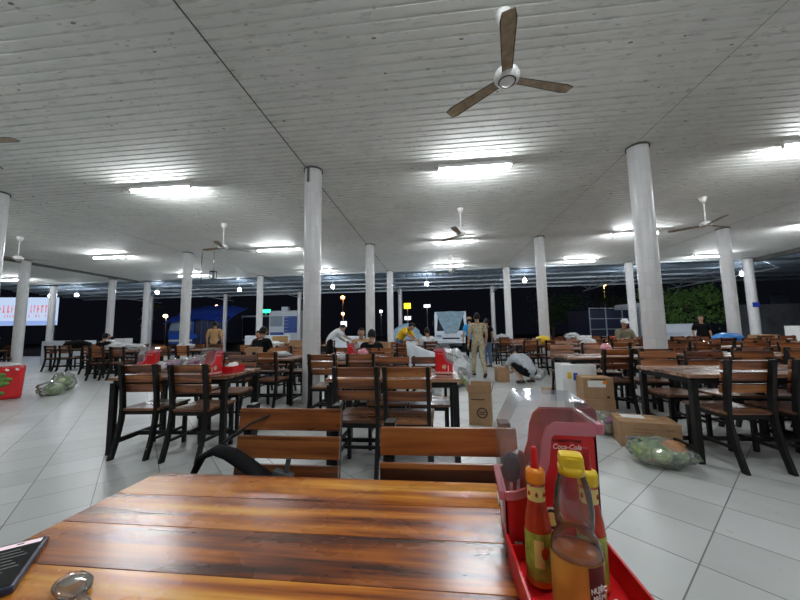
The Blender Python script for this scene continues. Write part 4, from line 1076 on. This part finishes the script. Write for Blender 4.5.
MB().box((-.8, -1.13, 1.15), (2.2, .03, .3)).build('stripe', 'blue_cap', t); MB().box((-1.0, -1.13, .85), (1.8, .03, .16)).build('white_stripe', 'truck_white', t)
for x_ in (.6, 1.1, 1.6, 2.1): MB().box((x_, -1.115, 1.6), (.06, .04, 2.0)).build('rib', 'blue_paint', t)
for s_ in (-1, 1):
    m = MB()
    for x_ in (-1.2, 1.6):
        m = MB(); m.tube([(x_, s_ * .95 - .12, .45), (x_, s_ * .95 + .12, .45)], .45, 18); m.build('wheel', 'rubber', t)
# white and blue van
t = thing('van', (-11.0, 24.3, G0), R(2), 'white and blue van left of the centre left pillar', 'van')
m = MB(); m.box((0, 0, 1.75), (2.3, 3.4, 2.35), bev=.14); m.build('van_body', 'truck_white', t)
MB().box((.55, -1.71, 1.9), (1.05, .03, 1.2), bev=.01).build('blue_panel', 'blue_paint', t); MB().box((-.55, -1.71, 2.15), (.9, .03, .75), bev=.01).build('window', 'pale_glass', t)
m = MB()
for k in range(5): m.box((.15 + .02, -1.74, 1.45 + k * .24), (.34, .02, .03))
m.build('ladder', 'galv', t); MB().box((-.1, -1.2, 3.05), (.5, .4, .35), bev=.05).build('roof_vent', 'truck_white', t)
MB().box((-.5, -1.71, 1.2), (1.0, .03, .3)).build('lower_stripe', 'blue_paint', t)
for s_ in (-1, 1): wheel(t, s_ * .95, -1.1, .36); wheel(t, s_ * .95, 1.1, .36)
# parked box truck with open dark box
t = thing('box_truck', (-15.3, 28.0, G0), R(0), 'truck with pale framed dark box between the blue truck and the van', 'truck')
MB().box((0, 0, 1.75), (3.2, 2, 2.0)).build('cargo_box', 'navy', t)
m = MB()
for s_ in (-1, 1): m.box((s_ * 1.6, -1.0, 1.75), (.14, .1, 2.1))
m.box((0, -1.0, 2.8), (3.34, .1, .14)); m.box((0, -1.0, .75), (3.34, .1, .14)); m.build('frame', 'truck_white', t)
MB().box((2.6, 0, 1.5), (1.8, 1.9, 1.9), bev=.1).build('cab', 'navy', t); MB().box((2.6, -.96, 1.9), (1.2, .03, .6)).build('side_window', 'pale_glass', t)
for x_ in (-1, 2.5):
    m = MB(); m.tube([(x_, -.98, .4), (x_, -.75, .4)], .4, 16); m.build('wheel', 'rubber', t)
# dark cage truck on the right
t = thing('cage_truck', (11.0, 22.6, G0), R(14), 'dark truck with pale metal rails, behind the right pillars', 'truck')
MB().box((0, .2, 1.55), (3.4, 2, 1.7)).build('cargo_box', 'navy', t)
m = MB()
for z_ in (.75, 1.2, 1.85, 2.5): m.box((0, -.86, z_), (3.5, .05, .045))
for x_ in (-1.72, -.6, .55, 1.72): m.box((x_, -.86, 1.6), (.05, .05, 1.9))
m.build('rails', 'galv', t)
MB().box((2.35, .2, 1.7), (1.2, 1.9, 2.3), bev=.12).build('cab', 'truck_white', t); MB().box((2.35, -.77, 2.1), (.8, .03, .7)).build('side_window', 'dark_glass', t)
for x_ in (-1.1, 2.2):
    m = MB(); m.tube([(x_, -.75, .42), (x_, -.5, .42)], .42, 16); m.build('wheel', 'rubber', t)
# parked white car, right of the big right pillar
t = thing('car', (14.0, 20.2, G0), R(57), 'small white car parked behind the right pillar', 'car')
m = MB(); m.prism([(-2, .3), (-2.05, .75), (-1.2, .95), (-.7, 1.42), (.7, 1.45), (1.4, 1.0), (2.0, .85), (2.05, .3)], -.82, .82, 'y'); m.build('car_body', 'truck_white', t)
m = MB(); m.prism([(-1.05, .97), (-.62, 1.36), (.62, 1.38), (1.15, 1.0)], -.83, .83, 'y'); m.build('window', 'dark_glass', t)
for x_ in (-1.3, 1.3):
    for s_ in (-1, 1):
        m = MB(); m.tube([(x_, s_ * .83 - .08, .32), (x_, s_ * .83 + .03, .32)], .32, 16); m.build('wheel', 'rubber', t)

# tarp covered goods behind the yellow shirt person, bikes left as tarp heaps
m = MB(); m.blob((0, 0, .75), (1.0, .6, .85), .2, 1.5, 3, 2, flat=0.0); tag(m.build('tarp_heap', 'tarp', None, (-1.6, 17.6, G0)), 'goods under a grey blue tarp behind the yellow shirt person', 'tarp')
m = MB(); m.box((0, 0, .55), (1.8, .5, 1.1), bev=.03); tag(m.build('white_counter', 'truck_white', None, (-7.2, 13.4, 0)), 'white counter behind the rear left tables', 'counter')
m = MB(); m.box((0, 0, .5), (2.2, .5, 1.0), bev=.03); tag(m.build('white_counter', 'truck_white', None, (-16.6, 13.2, 0)), 'white counter behind the far left tables', 'counter')
m = MB(); m.box((0, 0, .5), (1.5, .5, 1.0), bev=.03); tag(m.build('white_counter', 'truck_white', None, (-4.0, 14.6, 0)), 'white counter right of the centre left pillar at the rear', 'counter')

# ------------------------------------------------------------------ street: banner, signs, lamps, trees
t = thing('banner', (-45.2, 30.0, .75), R(14), 'large lit banner with red lettering at the far left', 'banner')
M['banner'] = emit('backlit banner', (.55, .68, .92), .42); M['banner_lo'] = emit('backlit banner lower band', (.35, .5, .95), .36); M['banner_red'] = emit('backlit red lettering', (.85, .2, .22), .4)
m = MB(); m.box((0, 0, 3.25), (9.0, .12, 3.0)); m.build('banner_panel', 'banner', t)
m = MB(); m.box((0, -.07, 2.0), (9.0, .02, .45)); m.build('lower_band', 'banner_lo', t)
m = MB(); rb = random.Random(3)
for row, (z0_, hh) in enumerate(((3.5, .8), (2.75, .3))):
    x_ = -3.9
    while x_ < 3.6:
        wd = rb.uniform(.16, .34) * (1 if row == 0 else .7)
        m.box((x_ + wd / 2, -.075, z0_), (wd * .3, .02, hh)); m.box((x_ + wd * .6, -.075, z0_ + hh * rb.choice((-.38, 0, .38))), (wd * .7, .02, hh * .22))
        x_ += wd + (.1 if rb.random() < .75 else .45)
    m.build('lettering', 'banner_red', t); m = MB()
m = MB()
for s_ in (-1, 1): m.box((s_ * 4.3, 0, .45), (.12, .1, 2.1))
m.build('post', 'galv', t)
def lamp(x, y, h, col_, label, s=25, r=.12, pw=0):
    t = thing('street_lamp', (x, y, G0), 0, label, 'street lamp')
    MB().tube([(0, .1, 0), (0, .1, h + .1)], [.06, .04], 8).build('pole', 'galv', t)
    mm = emit('lamp ' + label[:20], col_, s); m = MB(); m.blob((0, -.05, h), (r, r, r * .8), 0, 1, 2); m.build('lamp_head', mm, t)
    return t
lamp(-13.9, 48, 6.6, (1, .33, .08), 'orange street lamp, upper one right of centre left pillar', 10, .3)
lamp(-13.3, 46, 4.0, (1, .45, .18), 'orange street lamp, lower one right of centre left pillar', 8, .22)
lamp(-8.7, 52, 4.6, (.9, .95, 1), 'white street lamp in the distance left of the middle truck', 5, .25)
lamp(-21.5, 30, 4.1, (1, .4, .3), 'small red lamp above the blue truck', 6, .12)
lamp(16.8, 34, 5.6, (1, .6, .2), 'orange lamp behind the trees at right', 12, .2)
lamp(-40.5, 45, 4.2, (1, .75, .4), 'warm shop lamp right of the banner', 7, .3)
lamp(-37.5, 45, 4.1, (1, .6, .3), 'second warm lamp right of the banner', 6, .22)
lamp(-27.5, 34, 2.1, (.9, .95, 1), 'white lamp left of the ceiling corner pillar', 6, .14)
def sign(x, y, z, sx, sz, mm, label, ph):
    t = thing('lit_sign', (x, y, G0), 0, label, 'sign')
    MB().box((0, 0, z), (sx, .12, sz), bev=.02).build('sign_panel', mm, t); MB().tube([(0, .1, 0), (0, .1, z)], .05, 6).build('post', 'galv', t); return t
M['green_lit'] = emit('green lit sign', (.03, .8, .3), 1.6); M['yellow_lit'] = emit('yellow lit sign', (1, .62, .03), 1.1); M['white_lit'] = emit('white lit sign', (.85, .9, 1), 1.1)
sign(-18.6, 34, 3.75, 1.15, .36, 'green_lit', 'green lit shop sign right of the blue truck', 0)
sign(-3.05, 36, 4.1, .75, .62, 'yellow_lit', 'yellow lit sign left of the small white truck', 0)
sign(-3.05, 36.3, 2.75, .7, .4, 'white_lit', 'white lit sign below the yellow one', 0)
sign(-.95, 40, 4.35, .8, .34, 'white_lit', 'white domed lit sign right of the yellow one', 0)
sign(-8.6, 30, 2.05, .55, .5, 'white_lit', 'small white lit shop sign right of the orange lamps', 0)
sign(31.2, 33, 3.6, 1.4, 1.1, 'pale_glass', 'pale window panel above the dark wall at far right', 0)

def tree(x, y, h, cr, label, leafm, n=1500, seed=1, trunk=.13, z0=.9):
    t = thing('tree', (x, y, G0), 0, label, 'tree'); rr = random.Random(seed)
    m = MB(); m.tube([(0, 0, 0), (.05, 0, h * .3), (-.05, .05, h * .62)], [trunk, trunk * .8, trunk * .4], 8)
    for k in range(6):
        a = k * 1.1; m.tube([(0, 0, h * (.3 + .04 * k)), (cr * .5 * math.cos(a), cr * .5 * math.sin(a), h * (.5 + .05 * k))], [trunk * .5, trunk * .15], 6)
    m.build('trunk', 'bark', t)
    m = MB(); cl = [(rr.gauss(0, cr * .42), rr.gauss(0, cr * .42), h * z0 * rr.uniform(.45, 1.02)) for _ in range(16)]
    for k in range(n):
        c = cl[k % 16]; p = Vector((c[0] + rr.gauss(0, cr * .2), c[1] + rr.gauss(0, cr * .2), c[2] + rr.gauss(0, cr * .16)))
        e = Euler((rr.uniform(-1, 1), rr.uniform(-1, 1), rr.uniform(0, 6.3))).to_matrix(); s_ = rr.uniform(.07, .16)
        m.add([p + e @ Vector(q) for q in ((-s_, 0, 0), (0, -s_ * .4, .02), (s_ * 1.2, 0, 0), (0, s_ * .4, .02))], [(0, 1, 2, 3)])
    m.build('crown', leafm, t, fix=False); return t
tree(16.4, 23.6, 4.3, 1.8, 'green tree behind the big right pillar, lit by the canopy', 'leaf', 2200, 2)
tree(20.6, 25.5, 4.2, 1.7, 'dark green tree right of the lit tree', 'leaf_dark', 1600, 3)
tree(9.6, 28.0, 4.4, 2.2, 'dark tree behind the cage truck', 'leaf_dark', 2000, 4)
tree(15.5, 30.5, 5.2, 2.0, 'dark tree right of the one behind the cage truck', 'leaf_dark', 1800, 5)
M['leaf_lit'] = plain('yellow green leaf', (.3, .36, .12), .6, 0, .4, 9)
tree(-31.5, 33.0, 5.6, .9, 'small yellow green tree top at left, above the dark street', 'leaf_lit', 700, 6)
